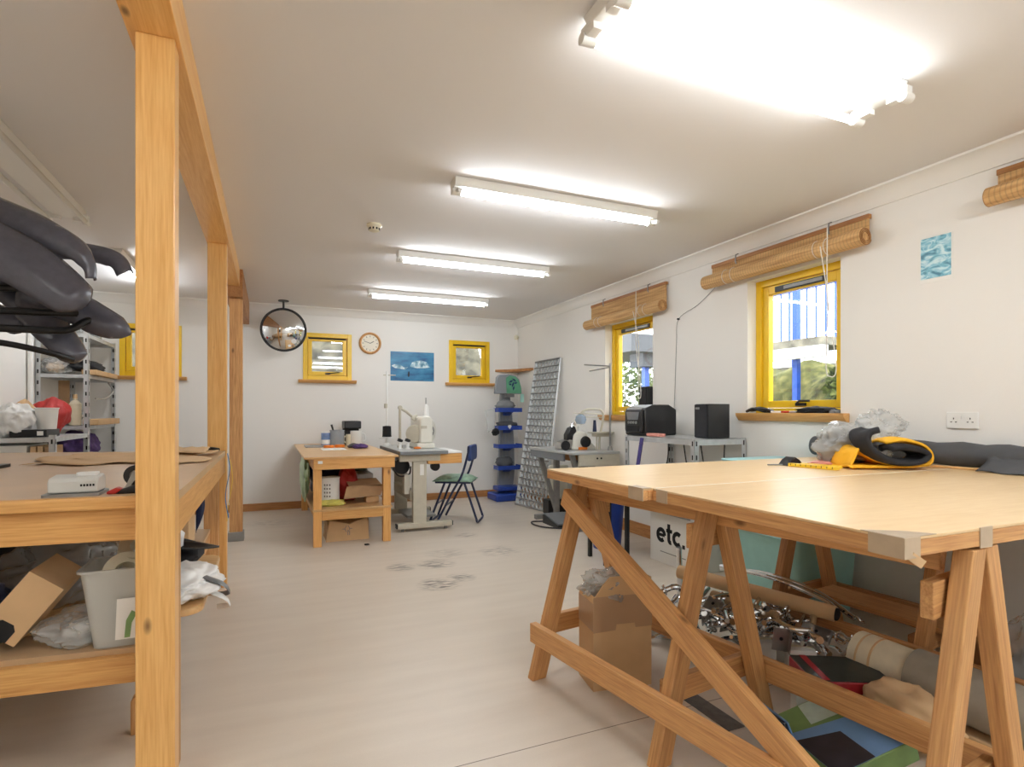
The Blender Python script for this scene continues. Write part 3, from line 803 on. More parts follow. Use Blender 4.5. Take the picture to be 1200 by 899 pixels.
# ------------------------------------------------------------------ wall things
t = thing('double_socket', 'white double power socket low on the right wall', 'socket', (XR, 1.762, 1.11))
MB().bb(XR - 0.011, XR, 1.689, 1.835, 1.112, 1.198).build('face_plate', M['white_pl'], t, bev=0.003)
for yc in (1.80, 1.724):
    for dy, dz, w, h in ((0, 0.012, 0.004, 0.009), (-0.011, -0.006, 0.008, 0.004), (0.011, -0.006, 0.008, 0.004)):
        MB().bb(XR - 0.0125, XR - 0.010, yc + dy - w / 2, yc + dy + w / 2, 1.152 + dz - h / 2, 1.152 + dz + h / 2).build('pin_hole', M['black_matt'], t)
for yc in (1.77, 1.754):
    MB().bb(XR - 0.0145, XR - 0.010, yc - 0.006, yc + 0.006, 1.165, 1.183).build('rocker_switch', M['white_pl'], t)
t = thing('wall_print', 'small teal glacier picture with white border on the right wall', 'picture', (XR, 1.89, 1.9))
MB().bb(XR - 0.003, XR, 1.81, 1.972, 1.903, 2.152).build('sheet', M['paper'], t)
MB().bb(XR - 0.0045, XR - 0.0025, 1.816, 1.966, 1.925, 2.147).build('printed_picture', M['poster_teal'], t)
t = thing('wall_poster', 'blue sea poster with a white iceberg on the back wall', 'poster', (1.757, YB, 1.6))
MB().bb(1.462, 2.053, YB - 0.004, YB - 0.001, 1.612, 2.0).build('sheet', M['poster_blue'], t)
MB().prism([(1.72, 1.80), (1.75, 1.86), (1.80, 1.885), (1.88, 1.89), (1.95, 1.87), (2.0, 1.80), (1.93, 1.79), (1.82, 1.785)], YB - 0.006, YB - 0.0035, 'xz').build('printed_iceberg', M['ice'], t)
MB().prism([(1.47, 1.81), (1.52, 1.83), (1.60, 1.82), (1.64, 1.79), (1.70, 1.80), (1.66, 1.76), (1.60, 1.77), (1.52, 1.78)], YB - 0.0058, YB - 0.0035, 'xz').build('printed_ice_floe', M['ice'], t)
MB().prism([(1.692, 1.69), (1.698, 1.73), (1.706, 1.742), (1.716, 1.73), (1.716, 1.69), (1.71, 1.665), (1.698, 1.665)], YB - 0.0058, YB - 0.0035, 'xz').build('printed_figure', M['ink'], t)
t = thing('wall_clock', 'round wooden rimmed wall clock between window and poster', 'clock', (1.196, YB, 1.95))
MB().lathe([(0.112, 0.0), (0.142, 0.0), (0.142, 0.022), (0.128, 0.034), (0.112, 0.024)], (1.196, YB - 0.001, 2.09), 36, (R(90), 0, 0)).build('rim', M['pine_old'], t)
MB().lathe([(0, 0.004), (0.115, 0.004), (0.115, 0.012), (0, 0.012)], (1.196, YB - 0.001, 2.09), 32, (R(90), 0, 0)).build('dial', M['dial'], t)
for k in range(12):
    a = 2 * math.pi * k / 12
    MB().box((1.196 + 0.09 * math.sin(a), YB - 0.014, 2.09 + 0.09 * math.cos(a)), (0.006, 0.002, 0.018), (0, a, 0)).build('hour_mark', M['ink'], t)
MB().box((1.196 + 0.022, YB - 0.016, 2.09 + 0.012), (0.007, 0.002, 0.06), (0, R(60), 0)).build('hour_hand', M['ink'], t)
MB().box((1.196 - 0.036, YB - 0.018, 2.09 + 0.012), (0.005, 0.002, 0.085), (0, R(-72), 0)).build('minute_hand', M['ink'], t)
t = thing('convex_mirror', 'round convex safety mirror hanging from the ceiling on a black bracket', 'mirror', (0.145, 7.12, 1.9))
mc = Vector((0.145, 7.10, 2.155))
ax = (Vector((0.0, 0.0, 1.2)) - mc); ax.z = -0.5; ax.normalize()
q = Vector((0, 0, 1)).rotation_difference(ax).to_euler()
Rr = 0.42
amax = math.asin(0.238 / Rr)
prof = [(max(1e-4, Rr * math.sin(amax * i / 14)), Rr * (math.cos(amax * i / 14) - math.cos(amax)) + 0.004) for i in range(15)] + [(0.238, -0.004), (0.0001, -0.004)]
MB().lathe(prof, mc, 48, q).build('mirror_dome', M['mirror'], t, angle=60)
MB().lathe([(0.232, -0.012), (0.252, -0.012), (0.254, 0.012), (0.236, 0.012)], mc, 48, q).build('rim', M['black'], t)
back = mc - ax * 0.03
MB().tube([back + Vector((0, 0, 0.0)), back - ax * 0.02 + Vector((0, 0, 0.05)), (mc.x, 7.14, 2.40), (mc.x, 7.14, ZC)], 0.012, 8).build('bracket', M['black'], t)
MB().lathe([(0.0001, 0), (0.06, 0), (0.06, -0.01), (0.0001, -0.01)], (mc.x, 7.14, ZC), 20).build('ceiling_plate', M['black'], t)
sd = (Euler(q).to_matrix() @ Vector((0.11, -0.13, 0)))
ang = math.asin(0.17 / Rr)
uu = sd.normalized()
cs = mc + uu * 0.17 + ax * (Rr * (math.cos(ang) - math.cos(amax)) + 0.006)
nd = (uu * math.sin(ang) + ax * math.cos(ang)).normalized()
MB().lathe([(0.0001, 0), (0.03, 0), (0.03, 0.002), (0.0001, 0.002)], cs, 16, Vector((0, 0, 1)).rotation_difference(nd).to_euler()).build('sticker', M['paper'], t)
o = MB().prism([(2.95, YB - 0.001), (3.0, YB - 0.03), (3.12, YB - 0.12), (3.2, YB - 0.3), (XR - 0.03, YB - 0.5), (XR - 0.001, YB - 0.53), (XR - 0.001, YB - 0.001)], 1.765, 1.80).build('corner_shelf', M['pine_dark'], bev=0.002)
props(o, 'brown wooden shelf across the corner above the display stand', 'shelf')
o = MB().tube(bez([(XR - 0.012, 3.46, 2.235), (XR - 0.006, 3.72, 2.1), (XR - 0.006, 3.969, 2.014), (XR - 0.005, 4.0, 1.8), (XR - 0.005, 4.02, 1.4), (XR - 0.006, 4.04, 1.1)], 6), 0.0022, 5).build('speaker_wire', M['ink_grey'])
props(o, 'thin wire sagging from the near blind to a nail and down the right wall', 'wire')
o = MB().cyl((XR + 0.0, 3.97, 2.014), (XR - 0.02, 3.97, 2.014), 0.008, n=10).build('wall_nail', M['black']); props(o, 'dark nail in the right wall between the two side windows', 'nail')
o = MB().tube([(XL + 0.03, 6.33, 0.0), (XL + 0.03, 6.33, 2.45)], 0.022, 10).build('pipe', M['white_pl']); props(o, 'white pipe running up the left wall beside the steel shelving', 'pipe')

# ------------------------------------------------------------------ long bench on the left
t = thing('long_bench', 'long pine workbench with a lower shelf, left beside the posts', 'workbench', (-1.1, 3.2, 0))
poly = [(-0.28, 2.10), (-0.28, 4.285), (-1.95, 4.72), (-1.95, 2.28)]
MB().prism(poly, 0.905, 0.935).build('top', M['hardboard'], t)
plank('edge_strip', (-1.95, 2.268, 0.915), (-0.28, 2.088, 0.915), 0.04, 0.03, M['pine'], t, (0, 0, 1), bev=0.008)
plank('apron', (-1.95, 2.30, 0.842), (-0.30, 2.122, 0.842), 0.1, 0.03, M['pine'], t, (0, 0, 1))
plank('side_apron', (-0.297, 2.13, 0.85), (-0.297, 4.28, 0.85), 0.125, 0.03, M['pine'], t, (0, 0, 1))
plank('back_apron', (-1.9, 4.66, 0.85), (-0.32, 4.24, 0.85), 0.1, 0.03, M['pine_old'], t, (0, 0, 1))
for x, y in ((-0.355, 4.2), (-1.85, 4.55), (-1.85, 2.36)):
    plank('leg', (x, y, 0), (x, y, 0.9), 0.085, 0.085, M['pine_old'], t)
plank('leg', (-0.303, 2.2, 0), (-0.303, 2.2, 0.8), 0.04, 0.07, M['pine_old'], t)
MB().prism([(-0.36, 2.16), (-0.36, 4.16), (-1.93, 4.5), (-1.93, 2.33)], 0.41, 0.435).build('shelf_board', M['hardboard'], t)
plank('shelf_rail', (-1.95, 2.315, 0.375), (-0.345, 2.145, 0.375), 0.085, 0.03, M['pine'], t, (0, 0, 1))
plank('shelf_end_rail', (-0.375, 2.2, 0.37), (-0.375, 4.15, 0.37), 0.075, 0.03, M['pine_old'], t, (0, 0, 1))
o = MB().prism(rrect(-0.85, -0.235, 2.40, 3.29, 0.07), 0.437, 0.462).build('loose_board', M['board'], bev=0.006)
props(o, 'tan board with rounded corners sticking out from the bench shelf', 'board')

o = thing('hole_punch', 'grey two hole paper punch on the front edge of the long bench', 'hole punch', (-0.57, 2.2, 0.935))
MB().prism(rrect(-0.645, -0.495, 2.145, 2.27, 0.01), 0.935, 0.944).build('base_plate', M['steel_dark'], o)
MB().prism([(2.16, 0.946), (2.255, 0.946), (2.255, 0.985), (2.235, 0.998), (2.17, 0.992), (2.16, 0.98)], -0.632, -0.502, 'yz').build('lever', M['punch'], o, bev=0.004)
MB().prism(rrect(-0.57, -0.515, 2.20, 2.245, 0.008), 0.995, 1.004).build('release_button', M['white_pl'], o)
for k in range(5):
    MB().bb(-0.548 + k * 0.008, -0.543 + k * 0.008, 2.1585, 2.1605, 0.965, 0.972).build('embossed_mark', M['black_matt'], o)
o = thing('tape_dispenser', 'small black tape dispenser with red handle on the long bench by the post', 'tape dispenser', (-0.41, 2.19, 0.935))
MB().prism([(-0.465, 0.935), (-0.37, 0.935), (-0.37, 0.96), (-0.395, 0.966), (-0.44, 0.95), (-0.465, 0.944)], 2.165, 2.215, 'xz').build('base', M['black'], o, bev=0.003)
MB().lathe([(0.016, -0.015), (0.033, -0.015), (0.033, 0.015), (0.016, 0.015)], (-0.405, 2.19, 0.992), 24, (R(90), 0, 0)).build('tape_roll', M['black'], o)
MB().prism([(-0.435, 0.948), (-0.425, 0.948), (-0.39, 1.0), (-0.41, 1.008)], 2.17, 2.175, 'xz').build('side_arm', M['chrome_dull'], o)
MB().prism([(-0.48, 0.936), (-0.455, 0.936), (-0.44, 0.95), (-0.455, 0.956), (-0.48, 0.944)], 2.16, 2.2, 'xz').build('handle', M['red_handle'], o, bev=0.003)
rr = random.Random(9)
def paper_f(u, v):
    x = -1.12 + 0.78 * u + 0.05 * math.sin(v * 9); y = 3.45 + 0.72 * v - 0.2 * u + 0.06 * math.sin(u * 14)
    return Vector((x, y, 0.941 + 0.02 * abs(noise.noise(Vector((u * 5, v * 4, 1)))) + 0.012 * u * v))
o = MB().surf(paper_f, 26, 14).build('brown_paper_sheet', M['kraft'], solid=0.002)
props(o, 'crumpled sheet of brown pattern paper spread over the long bench', 'paper')
o = MB().surf(lambda u, v: Vector((-0.62 + 0.28 * u, 3.72 + 0.3 * v - 0.1 * u, 0.966 + 0.03 * abs(noise.noise(Vector((u * 4, v * 3, 8)))) + 0.01 * v)), 14, 8).build('paper_offcut', M['kraft'], solid=0.002)
props(o, 'small brown paper offcut at the edge of the long bench, right of the near post', 'paper')
o = thing('scissors', 'dark handled scissors at the far corner of the long bench', 'scissors', (-0.33, 4.17, 0.937))
MB().tube(bez([(-0.42, 4.16, 0.948), (-0.36, 4.19, 0.957), (-0.31, 4.16, 0.95)], 6), 0.011, 8).build('handle', M['black'], o)
MB().prism([(-0.52, 4.05), (-0.42, 4.15), (-0.41, 4.165), (-0.44, 4.165)], 0.942, 0.948).build('blade', M['steel'], o)
# straps hanging off the bench corner
o = MB().surf(lambda u, v: Vector((-0.258 + 0.012 * math.sin(v * 7) , 4.12 + 0.045 * u + 0.02 * math.sin(v * 4), 0.925 - 0.42 * v)), 2, 16).build('blue_strap', M['blue_strap'], solid=0.003); props(o, 'pale blue strap hanging off the far corner of the long bench', 'strap')
o = MB().surf(lambda u, v: Vector((-0.246 + 0.015 * math.sin(v * 5), 4.18 + 0.03 * u - 0.05 * v, 0.88 - 0.4 * v)), 2, 14).build('yellow_strap', M['yellow_strap'], solid=0.003); props(o, 'narrow yellow strap hanging beside the blue one off the long bench', 'strap')
o = MB().surf(lambda u, v: Vector((-0.43 + 0.05 * u * math.sin(math.pi * min(1, v * 1.05)), 4.05, 0.80 - 0.38 * v)), 3, 14).build('dark_blue_strap', M['navy_tube'], solid=0.003); props(o, 'dark blue strap hanging under the long bench top by its far leg', 'strap')
o = MB().bb(-0.72, -0.43, 3.82, 3.90, 0.437, 0.80).build('black_board', M['black_matt'], bev=0.004); props(o, 'tall black panel standing on the bench shelf, right of the near post', 'board')

# things on the bench shelf
t = thing('tipped_carton', 'brown cardboard box tipped up on its edge on the bench shelf, black fabric poking out', 'cardboard box', (-0.723, 2.375, 0.575))
t.rotation_euler = (0, R(-52), 0)
x, y, z = 0.105, 0.125, 0.056
MB().bb(-x, x, -y, y, -z, -z + 0.005).bb(-x, x, -y, -y + 0.005, -z + 0.005, z).bb(-x, x, y - 0.005, y, -z + 0.005, z).bb(x - 0.005, x, -y + 0.005, y - 0.005, -z + 0.005, z).bb(-x, x - 0.005, -y + 0.005, y - 0.005, z - 0.005, z).build('carton', M['card'], t, local=True)
MB().prism([(-x - 0.001, -0.03), (-x + 0.04, -0.03), (-x + 0.055, -0.015), (-x + 0.055, 0.02), (-x + 0.04, 0.035), (-x - 0.001, 0.035)], -y - 0.0015, -y - 0.0002, 'xz').build('cut_out', M['black_matt'], t, local=True)
MB().blob((-x + 0.01, 0, 0.0), (0.06, 0.11, 0.042), 4, 0.15, 2, 3).build('black_fabric', M['dark_cloth'], t, local=True)
def bag(name, label, c, s, seed, m, floor=None, amp=0.3, cat='plastic bag', sub=4):
    o = MB().blob(c, s, seed, amp, 1.9, sub, floor).build(name, m, angle=120)
    return props(o, label, cat)
def filled(name, label, c, s, seed, skin, fill, floor, cat='plastic bag', k=0.8):
    t = thing(name, label, cat, (c[0], c[1], floor))
    MB().blob(c, s, seed, 0.3, 1.9, 5, floor).build('polythene', skin, t, angle=120)
    MB().blob((c[0], c[1], floor + (c[2] - floor) * 0.8), (s[0] * k * 0.85, s[1] * k * 0.85, s[2] * k * 0.8), seed + 5, 0.18, 1.6, 3, floor + 0.004).build('contents', fill, t)
    return t
filled('clear_bag', 'clear plastic bag of dark fabric on the bench shelf, behind the tipped carton', (-0.78, 2.78, 0.55), (0.2, 0.2, 0.15), 11, M['clear_bag'], M['grey_bag'], 0.437)
filled('clear_bag', 'crumpled clear bag standing upright behind the plastic tub', (-0.62, 3.05, 0.60), (0.17, 0.16, 0.2), 12, M['clear_bag'], M['paper'], 0.464, k=0.7)
filled('clear_bag', 'flat clear bag lying on the shelf between carton and tub', (-0.57, 2.33, 0.475), (0.13, 0.12, 0.06), 13, M['clear_bag'], M['carton_w'], 0.437, k=0.6)
bag('dark_bag', 'black fabric bundle at the back of the bench shelf, far left', (-1.15, 2.9, 0.57), (0.35, 0.25, 0.16), 14, M['dark_cloth'], 0.437, cat='fabric bundle')
bag('dark_bag', 'black fabric heap in the shadows behind the clear bags', (-0.85, 3.4, 0.6), (0.35, 0.28, 0.19), 15, M['dark_cloth'], 0.437, cat='fabric bundle')
bag('dark_bag', 'navy fabric bundle beside the tipped carton at the left edge', (-0.98, 2.5, 0.53), (0.14, 0.12, 0.1), 16, M['navy_tube'], 0.437, cat='fabric bundle')
bag('printed_bag', 'white printed plastic bag behind the plastic tub', (-0.50, 3.0, 0.62), (0.12, 0.14, 0.13), 17, M['white_bag'], 0.464)
t = thing('shelf_carton', 'flat brown cardboard box high under the bench top, left of the near post', 'cardboard box', (-0.56, 3.5, 0.464))
MB().bb(-0.72, -0.40, 3.45, 3.72, 0.464, 0.735).build('carton', M['card'], t, bev=0.003)
MB().bb(-0.58, -0.53, 3.448, 3.722, 0.7345, 0.7362).build('parcel_tape', M['card_tape'], t)
o = filled('white_bag', 'white plastic carrier bag spilling over the edge of the bench shelf', (-0.34, 2.62, 0.51), (0.15, 0.2, 0.058), 18, M['white_bag'], M['grey_bag'], 0.464, k=0.7)
for sgn, z_ in ((1, 0.49), (-1, 0.54)):
    MB().tube(bez([(-0.24, 2.55, z_), (-0.17, 2.52, z_ - 0.03), (-0.155, 2.55, z_ - 0.07), (-0.2, 2.6, z_ - 0.09)], 6), [0.02] * 6 + [0.016] * 6 + [0.01] * 7, 6, flat=(1, 0.3)).build('bag_handle', M['white_bag'] if sgn > 0 else M['grey_bag'], o)
o = MB().surf(lambda u, v: Vector((-0.52 + 0.30 * u, 2.98 + (0.22 * v - 0.11) * (1 - u ** 2 * 0.95), 0.595 - 0.03 * u + 0.02 * math.sin(v * 5 + u * 4) * (1 - u))), 14, 8).build('black_sheet', M['black'], solid=0.006)
props(o, 'flat black plastic sheet with a pointed end, behind the white carrier bag', 'plastic sheet')
o = MB().blob((-0.42, 3.12, 0.52), (0.12, 0.16, 0.06), 22, 0.25, 2, 3, 0.464).build('dark_bag', M['dark_cloth']); props(o, 'dark fabric bundle right of the post, behind the white carrier bag', 'fabric bundle')
t = thing('plastic_tub', 'translucent plastic tub of tape rolls on the front of the bench shelf', 'tub', (-0.44, 2.26, 0.437))
def tub_f(z, e=0.0):
    k = 0.75 + 0.25 * z
    return rrect(-0.115 * k + e, 0.115 * k - e, -0.10 * k + e, 0.10 * k - e, 0.03)
mb = MB()
rings = []
for zz, e in ((0, 0), (0.5, 0), (1, 0), (1.0, -0.008), (1.03, -0.008), (1.03, 0.003), (0.98, 0.003), (0.02, 0.003)):
    rings.append([mb.bm.verts.new((-0.44 + u, 2.26 + v, 0.437 + zz * 0.25)) for u, v in tub_f(min(zz, 1), e)])
for A, B in zip(rings, rings[1:]):
    n = len(A)
    for j in range(n):
        mb.bm.faces.new((A[j], A[(j + 1) % n], B[(j + 1) % n], B[j]))
mb.bm.faces.new(rings[0]); mb.bm.faces.new(rings[-1])
mb.build('tub_shell', M['tub'], t, angle=50)
MB().prism([(-0.455, 0.47), (-0.39, 0.47), (-0.38, 0.60), (-0.45, 0.60)], 2.152, 2.1545, 'xz').build('paper_label', M['paper'], t)
MB().prism([(-0.43, 0.475), (-0.415, 0.475), (-0.41, 0.52), (-0.395, 0.55), (-0.41, 0.56), (-0.425, 0.53)], 2.1505, 2.152, 'xz').build('green_print', M['green'], t)
for k, (x, y, z, rx) in enumerate(((-0.44, 2.24, 0.66, 70), (-0.46, 2.29, 0.56, 10), (-0.41, 2.3, 0.72, 30))):
    o = MB().lathe([(0.035, -0.022), (0.068, -0.022), (0.068, 0.022), (0.035, 0.022), (0.035, -0.022)], (x, y, z), 28, (R(rx), 0.2, 0)).build('tape_roll', M['cream_pl'])
    props(o, ['pale tape roll standing on edge at the front of the plastic tub', 'pale tape roll lying flat at the bottom of the plastic tub', 'pale tape roll leaning at the back of the plastic tub'][k], 'tape roll')
o = MB().blob((-0.44, 2.26, 0.49), (0.075, 0.065, 0.05), 31, 0.1, 2, 3, 0.442).build('white_cloth', M['paper']); props(o, 'white cloth stuffed in the bottom of the plastic tub', 'cloth')

# ------------------------------------------------------------------ black rack with moulded mudguards
t = thing('mudguard_rack', 'black tubular rack with looped arms on the long bench, left edge', 'rack', (-1.25, 3.1, 0.935))
MB().tube([(-1.25, 2.95, 0.935), (-1.25, 2.95, 2.15)], 0.02, 10).build('upright', M['black_metal'], t)
MB().tube([(-1.25, 3.35, 0.935), (-1.25, 3.35, 2.15)], 0.02, 10).build('upright', M['black_metal'], t)
MB().bb(-1.35, -1.15, 2.85, 3.45, 0.936, 0.95).build('foot_plate', M['black_metal'], t)
def arm(pts, r=0.0155):
    MB().tube(bez(pts, 6), r, 10).build('arm', M['black_metal'], t)
arm([(-1.25, 2.95, 1.70), (-1.0, 2.95, 1.71), (-0.87, 2.97, 1.735), (-0.82, 3.05, 1.74), (-0.9, 3.3, 1.735), (-1.25, 3.35, 1.72)])
arm([(-1.25, 2.95, 1.605), (-1.0, 2.95, 1.615), (-0.83, 2.96, 1.62), (-0.76, 3.02, 1.63), (-0.80, 3.2, 1.63), (-1.25, 3.35, 1.64)])
arm([(-1.25, 2.93, 1.535), (-1.0, 2.93, 1.54), (-0.83, 2.94, 1.542), (-0.775, 2.95, 1.555), (-0.735, 2.97, 1.59), (-0.70, 3.0, 1.61)])
arm([(-1.25, 2.95, 1.50), (-1.03, 2.95, 1.485), (-0.88, 2.97, 1.455), (-0.8, 3.05, 1.43)], 0.013)
def guard(label, path, widths, depth, tilt, seed=0, round_tip=True):
    """a moulded trough: path = spine, widths = half-widths across, depth = crown height, tilt = how far the face turns to the ceiling"""
    sp = bez(path, 8)
    n = len(sp)
    ws = []
    for i in range(n):
        f_ = i / (n - 1) * (len(widths) - 1)
        k = min(int(f_), len(widths) - 2)
        w = widths[k] + (widths[k + 1] - widths[k]) * (f_ - k)
        if round_tip:
            e = (n - 1 - i) / (n - 1)
            w *= min(1, math.sqrt(max(0.02, min(1, e / 0.10))))
        ws.append(w)
    def f(u, v):
        i = min(int(round(u * (n - 1))), n - 1)
        d = (sp[min(i + 1, n - 1)] - sp[max(i - 1, 0)]).normalized()
        side = Vector((0, math.cos(tilt), math.sin(tilt)))
        side = (side - d * side.dot(d)).normalized()
        up = d.cross(side).normalized()
        if up.y > 0:
            up = -up
        a = (v - 0.5) * 2
        return sp[i] + side * a * ws[i] + up * depth * (1 - abs(a) ** 2.4) * min(1, ws[i] / max(widths) * 1.3)
    o = MB().surf(f, n - 1, 12).build('moulded_mudguard', M['mud'], solid=0.005, angle=60)
    return props(o, label, 'mudguard', 'dark plastic mudguards on the black rack')
guard('long dark mudguard arching over the top of the rack, its tip bent down', [(-1.3, 3.1, 2.13), (-1.05, 3.05, 2.03), (-0.90, 3.0, 1.965), (-0.78, 2.98, 1.90), (-0.735, 2.98, 1.84), (-0.722, 2.98, 1.775)], [0.09, 0.085, 0.075, 0.06, 0.042, 0.03], 0.05, R(62), round_tip=False)
guard('small dark mudguard with drooping tip behind the long arching one', [(-0.95, 3.3, 1.96), (-0.80, 3.28, 1.96), (-0.69, 3.26, 1.93), (-0.645, 3.25, 1.86)], [0.05, 0.05, 0.05, 0.042], 0.04, R(60), round_tip=False)
guard('broad spoon shaped dark mudguard in the middle of the rack, facing out', [(-1.2, 2.92, 1.96), (-1.02, 2.9, 1.865), (-0.90, 2.88, 1.79), (-0.80, 2.87, 1.71), (-0.715, 2.87, 1.635)], [0.10, 0.11, 0.11, 0.10, 0.085], 0.055, R(68))
guard('slim dark mudguard pointing right at the pine post, below the spoon shaped one', [(-0.98, 3.06, 1.70), (-0.80, 3.04, 1.66), (-0.70, 3.02, 1.605), (-0.63, 3.0, 1.572), (-0.575, 3.0, 1.548)], [0.06, 0.07, 0.068, 0.055, 0.02], 0.05, R(75))
guard('lowest dark mudguard hanging under the rack arms, tip down', [(-1.1, 3.12, 1.78), (-0.97, 3.12, 1.66), (-0.88, 3.1, 1.55), (-0.83, 3.1, 1.475), (-0.80, 3.1, 1.42)], [0.07, 0.08, 0.085, 0.08, 0.06], 0.05, R(55))
guard('dark mudguard nested at the left edge of the rack, inside the others', [(-1.4, 3.15, 1.97), (-1.2, 3.1, 1.88), (-1.08, 3.05, 1.80), (-0.98, 3.02, 1.72)], [0.1, 0.1, 0.09, 0.07], 0.05, R(50))
guard('dark mudguard lying on the lower arms at the left edge', [(-1.35, 3.15, 1.64), (-1.2, 3.13, 1.64), (-1.05, 3.12, 1.6), (-0.97, 3.1, 1.56)], [0.06, 0.065, 0.06, 0.05], 0.04, R(60))

# ------------------------------------------------------------------ steel shelving in the far left corner
def angle_leg(mb, x, y, z0, z1, sx, sy, w=0.04):
    mb.bb(x, x + sx * w, y, y + sy * 0.003, z0, z1)
    mb.bb(x, x + sx * 0.003, y, y + sy * w, z0, z1)
def shelving(name, label, x0, x1, y0, y1, zs, zt, holes=True, lip=0.035):
    t = thing(name, label, 'shelving', ((x0 + x1) / 2, (y0 + y1) / 2, 0))
    for x, sx in ((x0, 1), (x1, -1)):
        for y, sy in ((y0, 1), (y1, -1)):
            mb = MB(); angle_leg(mb, x, y, 0, zt, sx, sy)
            hb, n0 = mb, len(mb.bm.faces)
            if holes:
                for k in range(int(zt / 0.1)):
                    hb.bb(x + sx * 0.014, x + sx * 0.026, y - sy * 0.0006, y + sy * 0.0036, 0.05 + k * 0.1, 0.085 + k * 0.1)
                    hb.bb(x - sx * 0.0006, x + sx * 0.0036, y + sy * 0.014, y + sy * 0.026, 0.05 + k * 0.1, 0.085 + k * 0.1)
            l = mb.build('leg', M['steel'], t)
            l.data.materials.append(M['black_matt'])
            for f_ in l.data.polygons[n0:]:
                f_.material_index = 1
    for z in zs:
        mb = MB().bb(x0 + 0.004, x1 - 0.004, y0 + 0.004, y1 - 0.004, z - 0.003, z)
        mb.bb(x0 + 0.004, x1 - 0.004, y0 + 0.004, y0 + 0.006, z - lip, z).bb(x0 + 0.004, x1 - 0.004, y1 - 0.006, y1 - 0.004, z - lip, z)
        mb.bb(x0 + 0.004, x0 + 0.006, y0, y1, z - lip, z).bb(x1 - 0.006, x1 - 0.004, y0 + 0.004, y1 - 0.004, z - lip, z)
        mb.build('shelf', M['steel'], t)
    return t
shelving('steel_shelving', 'tall grey steel shelving unit in the far left corner behind the bench', -1.96, -1.56, 6.40, 7.40, (0.3, 0.72, 1.07, 1.55, 1.93), 1.95)
o = shelving('low_steel_shelf', 'low grey steel shelf unit in front of the tall shelving, left edge', -1.98, -1.53, 5.40, 6.30, (0.3, 0.6, 1.0), 1.02)
def case(name, label, cat, x0, x1, y0, y1, z0, z1, m, bev=0.004):
    return props(MB().bb(x0, x1, y0, y1, z0, z1).build(name, m, bev=bev), label, cat)
case('long_carton', 'brown cardboard strip box lying across the middle shelf end, tall shelving', 'cardboard box', -1.62, -1.50, 6.46, 7.3, 1.072, 1.13, M['card'])
case('flat_carton', 'flat brown carton on the upper shelf of the tall shelving', 'cardboard box', -1.64, -1.52, 6.5, 7.3, 1.552, 1.60, M['card'])
case('board_strip', 'brown board standing upright inside the tall shelving', 'board', -1.93, -1.84, 6.9, 6.92, 1.075, 1.51, M['card_dark'])
bag('dark_bag', 'dark fabric folded along the upper shelf of the tall shelving', (-1.70, 6.85, 1.64), (0.13, 0.36, 0.075), 41, M['dark_cloth'], 1.605, cat='fabric bundle')
filled('clear_bag', 'clear bag on the upper shelf of the tall shelving, near end', (-1.84, 6.52, 1.62), (0.11, 0.1, 0.08), 42, M['clear_bag'], M['kraft'], 1.553)
filled('clear_bag', 'clear bag of grey parts on the middle shelf of the tall shelving', (-1.80, 6.6, 1.15), (0.14, 0.15, 0.09), 43, M['clear_bag'], M['grey_cloth'], 1.073)
t = thing('glue_bottle', 'cream plastic bottle on the middle shelf of the tall shelving', 'bottle', (-1.68, 6.47, 1.073))
MB().lathe([(0.0001, 0), (0.045, 0), (0.048, 0.02), (0.048, 0.2), (0.03, 0.225), (0.016, 0.235), (0.016, 0.25), (0.0001, 0.25)], (-1.68, 6.47, 1.073), 20).build('body', M['cream_cloth'], t)
MB().lathe([(0.0001, 0), (0.019, 0), (0.016, 0.04), (0.0001, 0.04)], (-1.68, 6.47, 1.323), 16).build('cap', M['card'], t)
bag('purple_bundle', 'purple patterned fabric bundle on the lower shelf of the tall shelving', (-1.72, 6.75, 0.86), (0.13, 0.28, 0.15), 44, M['purple'], 0.722, cat='fabric bundle')
case('dark_box', 'black box low on the tall shelving, left of the purple fabric', 'box', -1.93, -1.86, 6.48, 6.75, 0.722, 0.98, M['black_matt'])
bag('upper_wrap', 'pile of clear wrapping on the top shelf of the tall shelving', (-1.74, 6.85, 2.0), (0.16, 0.4, 0.07), 45, M['clear_bag'], 1.932)
o = MB().tube(bez([(-1.56, 7.1, 1.50), (-1.54, 7.2, 1.42), (-1.56, 7.0, 1.34), (-1.6, 6.8, 1.33)], 8), 0.008, 8).build('bent_rod', M['chrome_dull']); props(o, 'bent metal hoop hanging inside the tall shelving', 'hoop')
filled('white_bag', 'white plastic sack on the low steel shelf at the left edge', (-1.83, 5.58, 1.12), (0.13, 0.14, 0.14), 46, M['white_bag'], M['paper'], 1.003)
t = thing('white_tub', 'white plastic tub on the low steel shelf', 'tub', (-1.66, 5.62, 1.003))
MB().lathe([(0.0001, 0), (0.062, 0), (0.075, 0.16), (0.08, 0.162), (0.08, 0.172), (0.072, 0.172), (0.066, 0.16), (0.06, 0.01), (0.0001, 0.01)], (-1.645, 5.62, 1.06), 28).build('body', M['white_pl'], t)
t = thing('black_case', 'flat black case with a pale label under the white tub', 'case', (-1.72, 5.55, 1.0))
MB().bb(-1.83, -1.60, 5.46, 5.76, 1.002, 1.06).build('shell', M['black'], t, bev=0.005)
MB().bb(-1.66, -1.62, 5.4588, 5.4605, 1.015, 1.048).build('pale_label', M['paper'], t)
bag('red_bundle', 'red fabric bundle behind the white tub on the low steel shelf', (-1.72, 5.98, 1.16), (0.12, 0.12, 0.14), 47, M['red'], 1.003, cat='fabric bundle')
